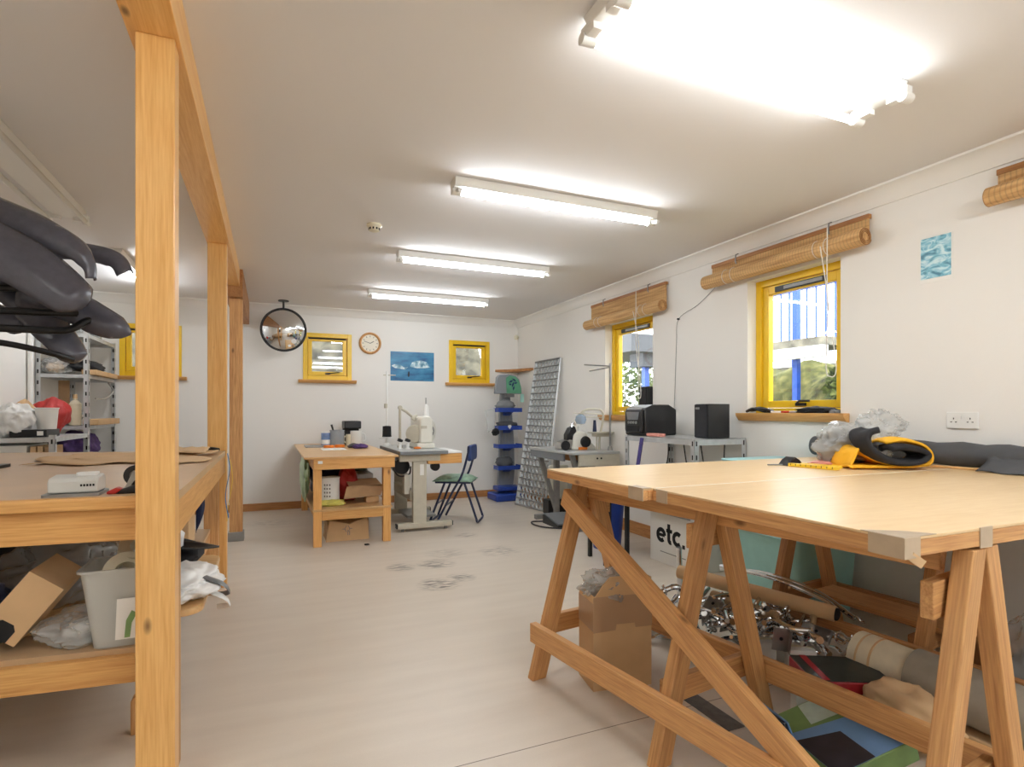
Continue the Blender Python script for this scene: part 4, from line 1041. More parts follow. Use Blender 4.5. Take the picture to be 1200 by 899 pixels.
o = MB().blob((-1.87, 5.88, 1.16), (0.08, 0.07, 0.13), 48, 0.2, 2, 3, 1.003).build('beige_pouch', M['kraft']); props(o, 'beige pouch behind the white sack on the low steel shelf', 'pouch')
case('white_board_box', 'white box stored below the low steel shelf top', 'box', -1.95, -1.72, 5.45, 5.9, 0.602, 0.94, M['carton_w'])
for k in range(3):
    case('upright_binder', 'tan folder upright under the low steel shelf top', 'folder', -1.70 + k * 0.045, -1.665 + k * 0.045, 5.45, 5.75, 0.602, 0.93, [M['card'], M['kraft'], M['card_dark']][k])['group'] = 'folders below the low steel shelf'

# ------------------------------------------------------------------ small work table by the back wall
t = thing('small_work_table', 'pine work table with a lower shelf, against the back wall', 'table', (0.68, 6.3, 0))
MB().bb(0.27, 1.09, 5.2, 7.44, 0.782, 0.80).build('top', M['board'], t, bev=0.003)
plank('front_apron', (0.35, 5.23, 0.735), (1.06, 5.23, 0.735), 0.095, 0.03, M['pine'], t, (0, 0, 1))
plank('side_apron', (0.36, 5.25, 0.735), (0.36, 7.4, 0.735), 0.095, 0.03, M['pine'], t, (0, 0, 1))
plank('side_apron', (1.03, 5.25, 0.735), (1.03, 7.4, 0.735), 0.095, 0.03, M['pine'], t, (0, 0, 1))
for x in (0.385, 0.995):
    for y in (5.28, 7.3):
        plank('leg', (x, y, 0), (x, y, 0.782), 0.07, 0.07, M['pine'], t)
MB().bb(0.34, 1.04, 5.23, 7.35, 0.315, 0.333).build('shelf', M['board'], t, bev=0.002)
plank('shelf_rail', (0.42, 5.255, 0.275), (0.96, 5.255, 0.275), 0.08, 0.03, M['pine'], t, (0, 0, 1))
plank('shelf_side_rail', (0.375, 5.3, 0.275), (0.375, 7.3, 0.275), 0.08, 0.03, M['pine'], t, (0, 0, 1))
MB().bb(0.385, 0.425, 5.212, 5.2155, 0.74, 0.765).build('label_sticker', M['paper'], t)
ZT = 0.801
def can(name, label, cat, x, y, r, h, z, m, lid=None, lidm=None):
    t = thing(name, label, cat, (x, y, z))
    MB().lathe([(0.0001, 0), (r * 0.96, 0), (r, 0.004), (r, h - 0.004), (r * 0.97, h), (0.0001, h)], (x, y, z), 28).build('body', m, t)
    if lid:
        MB().lathe([(0.0001, 0), (r * 1.03, 0), (r * 1.03, lid), (0.0001, lid)], (x, y, z + h), 28).build('lid', lidm or m, t)
    return t
o = can('blue_tin', 'blue and white tin at the left of the small work table', 'tin', 0.60, 6.95, 0.05, 0.15, ZT, mat('blue_tin_print', (120, 146, 190), 0.35, var=0.25, scale=12), 0.012, M['white_pl'])
MB().lathe([(0.0505, 0), (0.0508, 0.0), (0.0508, 0.05), (0.0505, 0.05)], (0.60, 6.95, ZT + 0.02), 28).build('label_band', M['paper'], o)
o = thing('clear_jar', 'clear plastic jar holding a black handled brush', 'jar', (0.73, 6.95, ZT))
MB().lathe([(0.0001, 0), (0.082, 0), (0.084, 0.005), (0.084, 0.17), (0.087, 0.172), (0.087, 0.182), (0.08, 0.182), (0.08, 0.006), (0.0001, 0.006)], (0.73, 6.95, ZT), 32).build('jar_wall', thin_clear('clear_jar_plastic', (180, 188, 196), 0.45, 0.1), o)
o2 = thing('brush', 'black handled brush leaning in the clear jar', 'brush', (0.72, 6.95, ZT + 0.01))
MB().tube([(0.73, 6.97, ZT + 0.03), (0.665, 6.95, ZT + 0.245)], [0.006, 0.012], 8).build('handle', M['black'], o2)
t = thing('coffee_machine', 'black coffee machine on the small work table', 'coffee machine', (0.93, 7.2, ZT))
MB().bb(0.83, 1.02, 7.05, 7.32, ZT, ZT + 0.03).build('base', M['black'], t, bev=0.008)
MB().bb(0.83, 1.02, 7.22, 7.32, ZT + 0.03, ZT + 0.28).build('tower', M['black'], t, bev=0.008)
MB().bb(0.825, 1.025, 7.05, 7.33, ZT + 0.19, ZT + 0.285).build('brew_head', M['black'], t, bev=0.012)
def mug(label, x, y, z, r, h, m, side=1):
    t = thing('mug', label, 'mug', (x, y, z))
    MB().lathe([(0.0001, 0), (r * 0.9, 0), (r, 0.01), (r, h), (r * 0.92, h), (r * 0.9, 0.012), (0.0001, 0.012)], (x, y, z), 28).build('cup', m, t)
    MB().tube(bez([(x + side * r * 0.95, y, z + h * 0.8), (x + side * r * 1.5, y, z + h * 0.75), (x + side * r * 1.55, y, z + h * 0.35), (x + side * r * 0.95, y, z + h * 0.22)], 6), 0.008, 8).build('handle', m, t)
    return t
t = mug('large white jug in front of the coffee machine', 0.945, 6.93, ZT, 0.066, 0.17, M['white_pl'])
t.name = 'white_jug'; t['category'] = 'jug'
mug('small cream mug left of the white jug', 0.865, 6.95, ZT, 0.036, 0.13, M['cream_pl'], -1)
for k, (x, y) in enumerate(((0.60, 6.55), (0.67, 6.6))):
    o = MB().lathe([(0.03, 0), (0.055, 0), (0.055, 0.026), (0.03, 0.026), (0.03, 0)], (x, y, ZT + (0.0 if k == 0 else 0.001)), 24).build('orange_tape', M['orange'])
    props(o, ['orange tape roll at the front of the small work table, left one', 'orange tape roll touching the other, nearer the clear jar'][k], 'tape roll')
    if k:
        o.location.x += 0.05
o = MB().tube(bez([(0.80, 6.5, ZT + 0.012), (0.87, 6.42, ZT + 0.02), (0.95, 6.5, ZT + 0.012), (1.0, 6.65, ZT + 0.015), (0.94, 6.75, ZT + 0.012), (0.86, 6.6, ZT + 0.03), (0.8, 6.42, ZT + 0.012), (0.9, 6.36, ZT + 0.02), (1.0, 6.45, ZT + 0.012)], 6), 0.012, 8).build('cable_coil', M['cable']); props(o, 'dark coiled cable lying in front of the white jug', 'cable')
o = MB().blob((0.9, 6.28, ZT + 0.02), (0.08, 0.05, 0.03), 51, 0.3, 3, 3, ZT).build('purple_scraps', M['purple']); props(o, 'purple scraps of fabric beside the coiled cable', 'fabric scrap')
o = MB().bb(0.50, 0.74, 6.1, 6.4, ZT - 0.001, ZT + 0.002).build('paper_sheet', M['paper']); props(o, 'white sheet of paper on the front of the small work table', 'paper')
o = MB().prism(rrect(0.36, 0.55, 6.6, 6.95, 0.02), ZT, ZT + 0.012).build('dark_tray', M['steel_dark']); props(o, 'thin dark grey tray at the left of the small work table', 'tray')
ZS = 0.334
o = can('paint_tub', 'white plastic tub with printed label on the shelf of the small work table', 'tub', 0.52, 5.55, 0.085, 0.22, ZS + 0.02, M['white_pl'], 0.012)
for k in range(4):
    for j in range(3):
        a = R(-130 + j * 16)
        MB().box((0.52 + 0.0858 * math.cos(a), 5.55 + 0.0858 * math.sin(a), ZS + 0.08 + 0.035 * k), (0.012, 0.003, 0.016), (0, 0, a + R(90))).build('printed_square', M['ink_grey'], o)
o = MB().blob((0.52, 5.48, ZS + 0.015), (0.12, 0.11, 0.035), 52, 0.3, 2.5, 3, ZS).build('yellow_rag', mat('yellow_rag_cloth', (222, 214, 110), 0.8, var=0.2)); props(o, 'pale yellow rag under the white printed tub', 'rag')
bag('red_bundle', 'red cloth bag on the shelf of the small work table', (0.70, 5.75, ZS + 0.14), (0.10, 0.12, 0.17), 53, M['red'], ZS, cat='cloth bag')
t = thing('folded_cardboard', 'folded piece of brown cardboard on the shelf of the small work table', 'cardboard', (0.83, 5.5, ZS))
MB().prism([(0.63, ZS + 0.05), (0.97, ZS + 0.07), (1.0, ZS + 0.17), (0.96, ZS + 0.175), (0.72, ZS + 0.155), (0.66, ZS + 0.165)], 5.44, 5.46, 'xz').build('panel', M['card_dark'], t)
MB().prism([(5.44, ZS + 0.16), (5.75, ZS + 0.19), (5.75, ZS + 0.2), (5.44, ZS + 0.17)], 0.68, 0.98, 'yz').build('flap', M['card_dark'], t)
case('grey_case', 'pale grey flat box behind the folded cardboard', 'box', 0.66, 0.96, 5.8, 6.1, ZS + 0.001, ZS + 0.24, M['grey_lam_top'])
case('small_carton', 'tiny brown carton under the folded cardboard', 'cardboard box', 0.84, 0.96, 5.47, 5.6, ZS + 0.001, ZS + 0.058, M['card'])
bag('dark_bag', 'dark navy fabric stuffed deep in the small work table', (0.62, 6.5, ZS + 0.2), (0.24, 0.3, 0.23), 54, M['navy_tube'], ZS, cat='fabric bundle')
bag('dark_bag', 'grey green fabric bundle behind the red cloth bag', (0.85, 6.45, ZS + 0.2), (0.14, 0.2, 0.2), 55, mat('olive_cloth', (96, 104, 88), 0.85, var=0.2), ZS, cat='fabric bundle')
bag('hanging_bag', 'green and white plastic bag hanging at the left side of the small work table', (0.315, 6.0, 0.56), (0.035, 0.4, 0.2), 56, mat('mint_polythene', (170, 196, 160), 0.4, var=0.3, scale=9), amp=0.35)
t = thing('paper_sack', 'brown paper sack slumped on the floor under the small work table', 'paper sack', (0.66, 5.55, 0))
pts = [(0.47, 0.0), (0.86, 0.0), (0.85, 0.10), (0.84, 0.205), (0.76, 0.185), (0.68, 0.15), (0.60, 0.175), (0.50, 0.20)]
MB().prism(pts, 5.42, 5.435, 'xz').build('front_panel', M['card'], t)
MB().prism([(0.47, 0.0), (0.86, 0.0), (0.84, 0.20), (0.50, 0.20)], 5.7, 5.715, 'xz').build('back_panel', M['card'], t)
MB().bb(0.475, 0.487, 5.436, 5.7, 0.0, 0.19).bb(0.845, 0.857, 5.436, 5.7, 0.0, 0.19).bb(0.487, 0.845, 5.436, 5.7, 0.0, 0.015).build('gusset', M['card_dark'], t)
mk = MB()
for k in range(6):
    mk.box((0.66 + 0.03 * math.cos(k * 1.05), 5.4195, 0.11 + 0.018 * math.sin(k * 1.05)), (0.03, 0.0015, 0.005), (0, k * 1.05, 0))
mk.box((0.665, 5.4195, 0.075), (0.006, 0.0015, 0.05)).box((0.68, 5.4195, 0.07), (0.006, 0.0015, 0.04)).build('printed_mark', M['ink_grey'], t)
o = MB().blob((0.80, 5.17, 0.006), (0.025, 0.018, 0.009), 57, 0.2, 2, 2, 0.0).build('black_scrap', M['black_matt']); props(o, 'tiny black scrap on the floor in front of the small work table', 'scrap')

# ------------------------------------------------------------------ sewing machine on its stand
t = thing('sewing_table', 'grey topped industrial sewing table on a beige steel stand', 'sewing table', (1.4, 6.05, 0))
MB().bb(1.17, 1.66, 5.5, 6.62, 0.772, 0.806).build('top', M['grey_lam'], t, bev=0.004)
MB().bb(1.175, 1.655, 5.505, 6.615, 0.805, 0.8085).build('top_sheet', M['grey_lam_top'], t)
for y, nm in ((5.60, 'near'), (6.48, 'far')):
    mb = MB().bb(1.315, 1.455, y - 0.03, y + 0.03, 0.07, 0.70).bb(1.18, 1.60, y - 0.025, y + 0.025, 0.70, 0.771)
    c_ = mb.build('column', M['beige_metal'], t, bev=0.006)
    MB().bb(1.16, 1.72, y - 0.045, y + 0.045, 0.03, 0.085).build('foot_bar', M['beige_metal'], t, bev=0.008)
    for x in (1.22, 1.66):
        MB().cyl((x, y, 0.0), (x, y, 0.03), 0.018, n=12).build('foot_pad', M['steel_dark'], t)
    for x in (1.155, 1.725):
        MB().bb(x - 0.006, x + 0.006, y - 0.035, y + 0.035, 0.035, 0.08).build('end_plug', M['black'], t)
    if nm == 'near':
        MB().bb(1.385, 1.425, y - 0.0325, y - 0.0295, 0.56, 0.67).build('paper_label', M['paper'], t)
MB().bb(1.30, 1.36, 5.63, 6.45, 0.30, 0.40).build('cross_bar', M['beige_metal'], t, bev=0.004)
MB().bb(1.30, 1.60, 5.75, 6.2, 0.10, 0.125).build('treadle_plate', M['steel_dark'], t)
for (x0, x1, y0, y1) in ((1.47, 1.83, 5.60, 5.612), (1.47, 1.83, 6.2, 6.212), (1.818, 1.83, 5.612, 6.2), (1.47, 1.482, 5.612, 6.2)):
    pass
dr = MB().bb(1.47, 1.83, 5.58, 6.2, 0.668, 0.77).build('wood_drawer', M['pine_x'], t, bev=0.003)
MB().bb(1.67, 1.83, 5.57, 6.2, 0.7715, 0.790).build('white_edge_board', M['white_pl'], t, bev=0.002)
mt = MB().lathe([(0.0001, -0.09), (0.07, -0.09), (0.085, -0.06), (0.085, 0.06), (0.07, 0.09), (0.0001, 0.09)], (1.24, 5.85, 0.64), 24, (R(90), 0, 0)).build('motor', M['steel_dark'], t)
MB().lathe([(0.0001, 0), (0.075, 0), (0.08, 0.01), (0.02, 0.02), (0.0001, 0.02)], (1.24, 5.75, 0.64), 24, (R(90), 0, 0)).build('motor_pulley', M['black'], mt)
MB().tube(bez([(1.17, 5.72, 0.70), (1.15, 5.70, 0.62), (1.2, 5.69, 0.55), (1.3, 5.69, 0.56), (1.32, 5.7, 0.64)], 6), 0.009, 6).build('motor_cable', M['cable'], mt)
MB().bb(1.25, 1.31, 5.68, 5.78, 0.36, 0.56).build('control_box', M['machine'], t, bev=0.006)
MB().lathe([(0.0001, 0), (0.05, 0), (0.05, 0.04), (0.0001, 0.04)], (1.64, 5.95, 0.61), 20, (R(90), 0, 0)).build('knee_pad', M['black'], t)
MB().tube([(1.64, 5.95, 0.64), (1.6, 6.05, 0.77)], 0.01, 8).build('knee_lever', M['steel_dark'], t)

t = thing('sewing_machine', 'white industrial sewing machine on the grey topped table', 'sewing machine', (1.53, 6.1, 0.809))
MB().bb(1.43, 1.62, 5.86, 6.36, 0.809, 0.865).build('bed', M['machine'], t, bev=0.012)
MB().prism([(1.46, 0.865), (1.60, 0.865), (1.595, 1.0), (1.60, 1.10), (1.57, 1.15), (1.50, 1.155), (1.46, 1.12)], 5.86, 6.0, 'xz').build('pillar', M['machine'], t, bev=0.015)
MB().prism([(6.36, 1.02), (6.3, 1.0), (6.0, 1.01), (5.95, 1.06), (5.95, 1.14), (6.25, 1.15), (6.36, 1.13)], 1.47, 1.59, 'yz').build('arm', M['machine'], t, bev=0.015)
MB().bb(1.485, 1.575, 6.27, 6.37, 0.93, 1.05).build('needle_head', M['machine'], t, bev=0.01)
MB().cyl((1.53, 6.33, 0.93), (1.53, 6.33, 0.868), 0.004, n=8).build('needle_bar', M['chrome'], t)
hw = MB().lathe([(0.0001, -0.02), (0.105, -0.02), (0.125, -0.01), (0.125, 0.012), (0.10, 0.022), (0.0001, 0.026)], (1.60, 5.99, 0.99), 36, (R(90), 0, R(50))).build('handwheel', M['machine'], t)
MB().lathe([(0.02, 0.026), (0.05, 0.024), (0.05, 0.028), (0.02, 0.03)], (1.60, 5.99, 0.99), 24, (R(90), 0, R(50))).build('hub_ring', M['steel_dark'], hw)
MB().lathe([(0.0001, 0), (0.035, 0), (0.03, 0.10), (0.012, 0.13), (0.0001, 0.135)], (1.545, 5.95, 1.15), 20).build('oil_cap', M['white_pl'], t)
MB().lathe([(0.0001, 0), (0.007, 0), (0.006, 0.07), (0.0001, 0.07)], (1.545, 5.95, 1.28), 10).build('thread_pin', M['steel_dark'], t)
MB().lathe([(0.0001, 0), (0.085, 0), (0.10, 0.02), (0.09, 0.05), (0.0001, 0.06)], (1.44, 6.0, 0.96), 28, (R(90), 0, R(-30))).build('belt_guard', M['beige_metal'], t)
MB().bb(1.465, 1.53, 5.852, 5.862, 1.02, 1.05).build('maker_plate', M['beige_metal'], t)
t = thing('machine_lamp', 'jointed beige work lamp arm beside the white sewing machine', 'lamp', (1.30, 6.1, 0.809))
MB().lathe([(0.0001, 0), (0.03, 0), (0.03, 0.02), (0.0001, 0.02)], (1.30, 6.12, 0.809), 16).build('base', M['beige_metal'], t)
MB().tube([(1.30, 6.12, 0.82), (1.30, 6.12, 1.245)], 0.014, 10).build('stem', M['beige_metal'], t)
MB().tube([(1.29, 6.12, 1.245), (1.37, 6.12, 1.20), (1.44, 6.13, 1.14)], 0.014, 10).build('boom', M['beige_metal'], t)
MB().lathe([(0.0001, -0.02), (0.022, -0.02), (0.022, 0.02), (0.0001, 0.02)], (1.30, 6.12, 1.245), 14, (R(90), 0, 0)).build('joint', M['beige_metal'], t)
MB().lathe([(0.012, 0.05), (0.03, 0.02), (0.034, -0.02), (0.0001, -0.01)], (1.46, 6.13, 1.125), 16, (0, R(35), 0)).build('lamp_shade', M['beige_metal'], t)
t = thing('thread_stand', 'tall white thread stand pole with a black cone at the back of the sewing table', 'thread stand', (1.21, 6.5, 0.809))
MB().lathe([(0.0001, 0), (0.05, 0), (0.045, 0.015), (0.02, 0.03), (0.014, 0.09), (0.0001, 0.09)], (1.23, 6.5, 0.809), 20).build('base', M['white_pl'], t)
MB().tube([(1.23, 6.5, 0.85), (1.23, 6.5, 1.66)], 0.012, 10).build('pole', M['white_pl'], t)
MB().lathe([(0.0001, 0), (0.085, 0), (0.088, 0.006), (0.03, 0.016), (0.0001, 0.016)], (1.23, 6.5, 0.895), 26).build('cone_tray', M['white_pl'], t)
MB().tube([(1.19, 6.5, 1.62), (1.33, 6.5, 1.62)], 0.006, 8).build('guide_arm', M['beige_metal'], t)
MB().lathe([(0.0001, 0), (0.02, 0), (0.02, 0.05), (0.0001, 0.05)], (1.215, 6.485, 1.24), 10).build('tension_clip', M['beige_metal'], t)
o = MB().lathe([(0.015, 0), (0.052, 0), (0.05, 0.02), (0.047, 0.12), (0.015, 0.125), (0.015, 0.0)], (1.23, 6.5, 0.913), 26).build('thread_cone', M['black_matt']); props(o, 'black cone of thread on the tall white stand', 'thread cone')
for k, (x, y) in enumerate(((1.265, 5.95), (1.34, 5.92))):
    t = thing('thread_spool', ['white spool with a dark clip at the edge of the sewing table, left one', 'white spool with a dark clip nearer the sewing machine'][k], 'spool', (x, y, 0.809))
    MB().lathe([(0.0001, 0), (0.03, 0), (0.03, 0.005), (0.018, 0.008), (0.018, 0.06), (0.03, 0.063), (0.03, 0.068), (0.0001, 0.068)], (x, y, 0.809), 18).build('reel', M['white_pl'], t)
    MB().box((x, y, 0.895), (0.05, 0.03, 0.03), (0, 0.4, 0.3)).build('clip', M['black'], t)
o = MB().blob((1.42, 5.83, 0.818), (0.04, 0.03, 0.015), 60, 0.2, 2, 2, 0.8087).build('tan_scrap', M['orange']); props(o, 'small tan scrap in front of the sewing machine', 'scrap')

# folding chair
t = thing('folding_chair', 'blue folding chair with a green patterned seat at the sewing table', 'chair', (1.90, 5.98, 0), R(-30))
def loc(mb, name, m, par=t, **k): return mb.build(name, m, par, local=True, **k)
for s in (-0.20, 0.20):
    loc(MB().tube(bez([(0.175, s, 0.83), (0.165, s, 0.74), (0.10, s, 0.52), (0.0, s, 0.34), (-0.17, s * 1.02, 0.012)], 6), 0.0125, 10), 'frame_tube', M['navy_tube'])
    loc(MB().tube([(0.12, s * 0.86, 0.44), (0.26, s * 0.86, 0.03)], 0.0125, 10), 'leg', M['navy_tube'])
    loc(MB().tube([(-0.09, s * 0.86, 0.44), (-0.25, s * 0.86, 0.03)], 0.0125, 10), 'leg', M['navy_tube'])
loc(MB().tube(bez([(0.255, -0.172, 0.04), (0.265, -0.15, 0.013), (0.265, 0.15, 0.013), (0.255, 0.172, 0.04)], 5), 0.0125, 10), 'floor_bar', M['navy_tube'])
loc(MB().tube(bez([(-0.245, -0.172, 0.04), (-0.255, -0.15, 0.013), (-0.255, 0.15, 0.013), (-0.245, 0.172, 0.04)], 5), 0.0125, 10), 'floor_bar', M['navy_tube'])
loc(MB().tube([(-0.075, -0.2, 0.19), (-0.075, 0.2, 0.19)], 0.009, 8), 'stretcher', M['navy_tube'])
loc(MB().tube([(-0.185, -0.17, 0.2), (-0.185, 0.17, 0.2)], 0.009, 8), 'stretcher', M['navy_tube'])
loc(MB().bb(-0.2, 0.19, -0.185, 0.185, 0.425, 0.445), 'seat_pan', M['navy_tube'], bev=0.006)
def seat_f(u, v):
    a, b = u * 2 - 1, v * 2 - 1
    return Vector((-0.01 + a * 0.215, b * 0.195, 0.448 + 0.052 * (1 - abs(a) ** 5) * (1 - abs(b) ** 5)))
loc(MB().surf(seat_f, 18, 18), 'seat', M['green_vinyl'], solid=0.006)
loc(MB().prism(rrect(-0.2, 0.2, 0.665, 0.835, 0.05), 0.155, 0.195, 'yz'), 'backrest', M['blue_chair'], bev=0.012)

# ------------------------------------------------------------------ blue display stand
t = thing('display_stand', 'grey display stand with blue trays and a rounded header, by the back corner', 'display stand', (2.99, 7.15, 0))
MB().prism([(2.88, 0.1), (3.10, 0.1), (3.13, 0.4), (3.12, 0.8), (3.09, 1.2), (3.05, 1.5), (2.93, 1.5), (2.91, 1.2), (2.90, 0.6)], 7.19, 7.25, 'xz').build('back_panel', M['rack_grey'], t, bev=0.006)
for x in (2.945, 2.995, 3.045):
    MB().bb(x - 0.006, x + 0.006, 7.184, 7.192, 0.28, 1.30).build('slot_rail', M['steel_dark'], t)
MB().bb(2.75, 3.16, 6.92, 7.28, 0.0, 0.10).build('base', M['blue'], t, bev=0.02)
MB().bb(2.80, 3.14, 6.96, 7.19, 0.135, 0.19).build('lowest_tray', M['blue'], t, bev=0.01)
for z in (0.45, 0.74, 0.985, 1.225):
    mb = MB().prism([(2.79, 6.95), (3.13, 6.95), (3.13, 7.15), (3.07, 7.187), (2.90, 7.187), (2.79, 7.12)], z - 0.012, z)
    mb.bb(2.79, 3.13, 6.945, 6.955, z - 0.03, z + 0.025).bb(2.785, 2.795, 6.95, 7.12, z - 0.03, z + 0.025).bb(3.125, 3.135, 6.95, 7.15, z - 0.03, z + 0.025)
    mb.prism([(7.187, z - 0.012), (7.187, z - 0.08), (7.0, z - 0.012)], 2.95, 3.05, 'yz')
    mb.build('tray', M['blue'], t)
h = MB().prism([(2.77, 1.44), (3.17, 1.44), (3.165, 1.52), (3.13, 1.64), (3.08, 1.69), (2.98, 1.71), (2.84, 1.70), (2.80, 1.66)], 7.03, 7.09, 'xz').build('header', M['rack_grey'], t, bev=0.012)
MB().prism([(2.94, 1.45), (3.155, 1.45), (3.15, 1.53), (3.12, 1.62), (3.07, 1.675), (2.98, 1.69), (2.93, 1.66)], 7.024, 7.03, 'xz').build('green_emblem_field', mat('sea_green_print', (92, 156, 122), 0.4, var=0.15, scale=10), h)
mb = MB()
for (x, z, a, L) in ((3.0, 1.61, 0.5, 0.08), (3.05, 1.63, -0.6, 0.08), (3.03, 1.57, 1.2, 0.09), (3.07, 1.59, 0.2, 0.06), (3.04, 1.52, 1.4, 0.07), (2.99, 1.57, -0.4, 0.05)):
    mb.prism([(x + math.cos(a) * s_ * L / 2 + math.sin(a) * w_, z + math.sin(a) * s_ * L / 2 - math.cos(a) * w_) for s_, w_ in ((-1, 0), (0, 0.014), (1, 0), (0, -0.014))], 7.020, 7.0235, 'xz')
mb.build('dark_emblem', mat('deep_blue_print', (30, 52, 92), 0.5), h)
MB().bb(3.135, 3.185, 7.0, 7.012, 1.33, 1.44).build('side_tag', M['teal'], t)
MB().bb(2.96, 3.08, 7.09, 7.20, 1.40, 1.52).build('header_bracket', M['rack_grey'], t)
for k, (x, z, s_, lab) in enumerate(((2.93, 1.227, (0.14, 0.09, 0.075), 'wrapped grey goods on the top blue tray of the display stand'), (2.95, 0.987, (0.15, 0.09, 0.05), 'grey goods on the second blue tray of the display stand'), (2.92, 0.452, (0.12, 0.09, 0.085), 'dark grey goods on the lower blue tray of the display stand'))):
    bag('packed_goods', lab, (x, 7.06, z + s_[2] * 0.7), s_, 70 + k, [M['grey_bag'], M['grey_cloth'], M['grey_cloth']][k], z, cat='packed goods', sub=3)
o = MB().surf(lambda u, v: Vector((2.76 - 0.14 * u * (1 - 0.3 * v), 6.99 + 0.02 * v, 1.25 - 0.28 * v - 0.04 * u + 0.02 * math.sin(v * 6))), 6, 10).build('clear_bag', M['clear_bag'], solid=0.002); props(o, 'clear bag hanging at the left of the top blue tray', 'plastic bag')
o = MB().blob((2.75, 6.96, 0.93), (0.05, 0.04, 0.05), 75, 0.3, 2, 3).build('dark_strap_end', M['black_matt']); props(o, 'black strap end hanging over the second blue tray', 'strap')
o = MB().prism([(2.92, 1.0), (2.935, 1.025), (2.95, 1.02), (2.965, 1.025), (2.975, 1.0), (2.95, 0.965)], 6.94, 6.944, 'xz').build('white_tag', M['paper']); props(o, 'small white heart shaped tag on the second blue tray', 'tag')

# ------------------------------------------------------------------ leaning galvanised grating
t = thing('steel_grating', 'long galvanised steel grating panel leaning against the right wall', 'grating', (3.1, 6.4, 0))
b0, b1, c0, c1 = Vector((2.92, 6.66, 0.012)), Vector((3.02, 6.04, 0.012)), Vector((3.285, 6.82, 1.86)), Vector((3.285, 6.13, 1.86))
def gp(u, v): return b0.lerp(b1, u).lerp(c0.lerp(c1, u), v)
for u in (0.0, 1.0):
    MB().tube([gp(u, 0), gp(u, 1)], 0.014, 6).build('side_rail', M['steel'], t)
for k in range(23):
    v = k / 22
    MB().tube([gp(0, v) + Vector((-0.012, 0, 0)), gp(1, v) + Vector((-0.012, 0, 0))], 0.009 if k not in (0, 22) else 0.013, 6).build('cross_bar', M['steel_dark'], t)
mb = MB()
for i in range(1, 15):
    pts = [gp(min(1, max(0, i / 15 + (0.017 if (k + i) % 2 else -0.017))), k / 44) for k in range(45)]
    mb.tube(pts, 0.0115, 4, flat=(1, 0.35))
mb.build('expanded_mesh', M['zinc'], t)

# ------------------------------------------------------------------ overlocker table by the right wall
t = thing('overlocker_table', 'grey sewing table with a small overlocker, by the right wall', 'sewing table', (2.98, 5.25, 0))
MB().bb(2.70, 3.25, 4.80, 5.80, 0.775, 0.80).build('top', M['grey_lam_top'], t, bev=0.003)
MB().bb(2.78, 3.25, 4.805, 4.83, 0.66, 0.774).build('front_panel', M['beige_metal'], t, bev=0.003)
MB().bb(2.71, 2.73, 5.0, 5.78, 0.70, 0.774).build('side_panel', M['grey_lam'], t)
for y in (4.92, 5.68):
    plank('leg', (2.76, y, 0.772), (2.98, y, 0.10), 0.05, 0.04, M['steel_dark'], t, (1, 0, 0))
    MB().bb(2.72, 3.22, y - 0.03, y + 0.03, 0.0, 0.05).build('foot_bar', M['steel_dark'], t, bev=0.005)
    MB().bb(2.96, 3.02, y - 0.025, y + 0.025, 0.05, 0.772).build('column', M['steel_dark'], t, bev=0.005)
MB().bb(2.80, 2.90, 5.05, 5.2, 0.70, 0.773).build('motor_bracket', M['pine_dark'], t)
MB().lathe([(0.0001, -0.1), (0.06, -0.1), (0.075, -0.06), (0.075, 0.07), (0.05, 0.1), (0.0001, 0.1)], (3.0, 5.15, 0.67), 20, (R(90), 0, 0)).build('motor', M['black'], t)
for x in (2.985, 3.03):
    MB().cyl((x, 4.803, 0.735), (x, 4.80, 0.735), 0.01, n=12).build('bolt_hole', M['black_matt'], t)
t = thing('overlocker', 'cream overlocker sewing machine with black cutting head', 'sewing machine', (2.93, 5.2, 0.8))
MB().prism([(2.88, 0.80), (3.09, 0.80), (3.09, 0.92), (3.05, 0.985), (2.96, 1.0), (2.91, 0.96)], 5.12, 5.34, 'xz').build('body', M['machine'], t, bev=0.015)
MB().prism([(2.76, 0.81), (2.90, 0.81), (2.92, 0.90), (2.86, 0.91), (2.78, 0.88)], 5.14, 5.3, 'xz').build('cloth_plate', M['chrome_dull'], t, bev=0.01)
hd = MB().prism([(2.84, 0.90), (2.91, 0.90), (2.95, 1.0), (2.93, 1.05), (2.88, 1.03), (2.84, 0.96)], 5.15, 5.24, 'xz').build('cutting_head', M['black'], t, bev=0.008)
MB().tube([(2.90, 5.18, 1.04), (2.92, 5.18, 1.09), (2.95, 5.17, 1.06)], 0.012, 8).build('tension_post', M['chrome'], hd)
MB().lathe([(0.0001, 0), (0.05, 0), (0.05, 0.02), (0.0001, 0.025)], (2.80, 5.13, 0.85), 18, (R(90), 0, 0)).build('front_knob', M['black'], t)
MB().lathe([(0.0001, 0), (0.055, 0), (0.06, 0.01), (0.055, 0.03), (0.0001, 0.034)], (3.03, 5.119, 0.885), 24, (R(90), 0, 0)).build('handwheel', M['black'], t)
MB().prism([(3.09, 0.80), (3.2, 0.80), (3.12, 0.88), (3.09, 0.88)], 5.14, 5.3, 'xz').build('belt_cover', M['machine'], t, bev=0.005)
MB().lathe([(0.0001, 0), (0.018, 0), (0.018, 0.06), (0.0001, 0.065)], (3.0, 5.2, 0.99), 14).build('oil_cap', M['white_pl'], t)
MB().bb(2.95, 3.05, 5.10, 5.119, 0.801, 0.83).build('orange_guard', M['orange'], t, bev=0.004)
t = thing('overlocker_thread_stand', 'beige thread stand arch with a tray behind the overlocker', 'thread stand', (3.16, 5.05, 0.8))
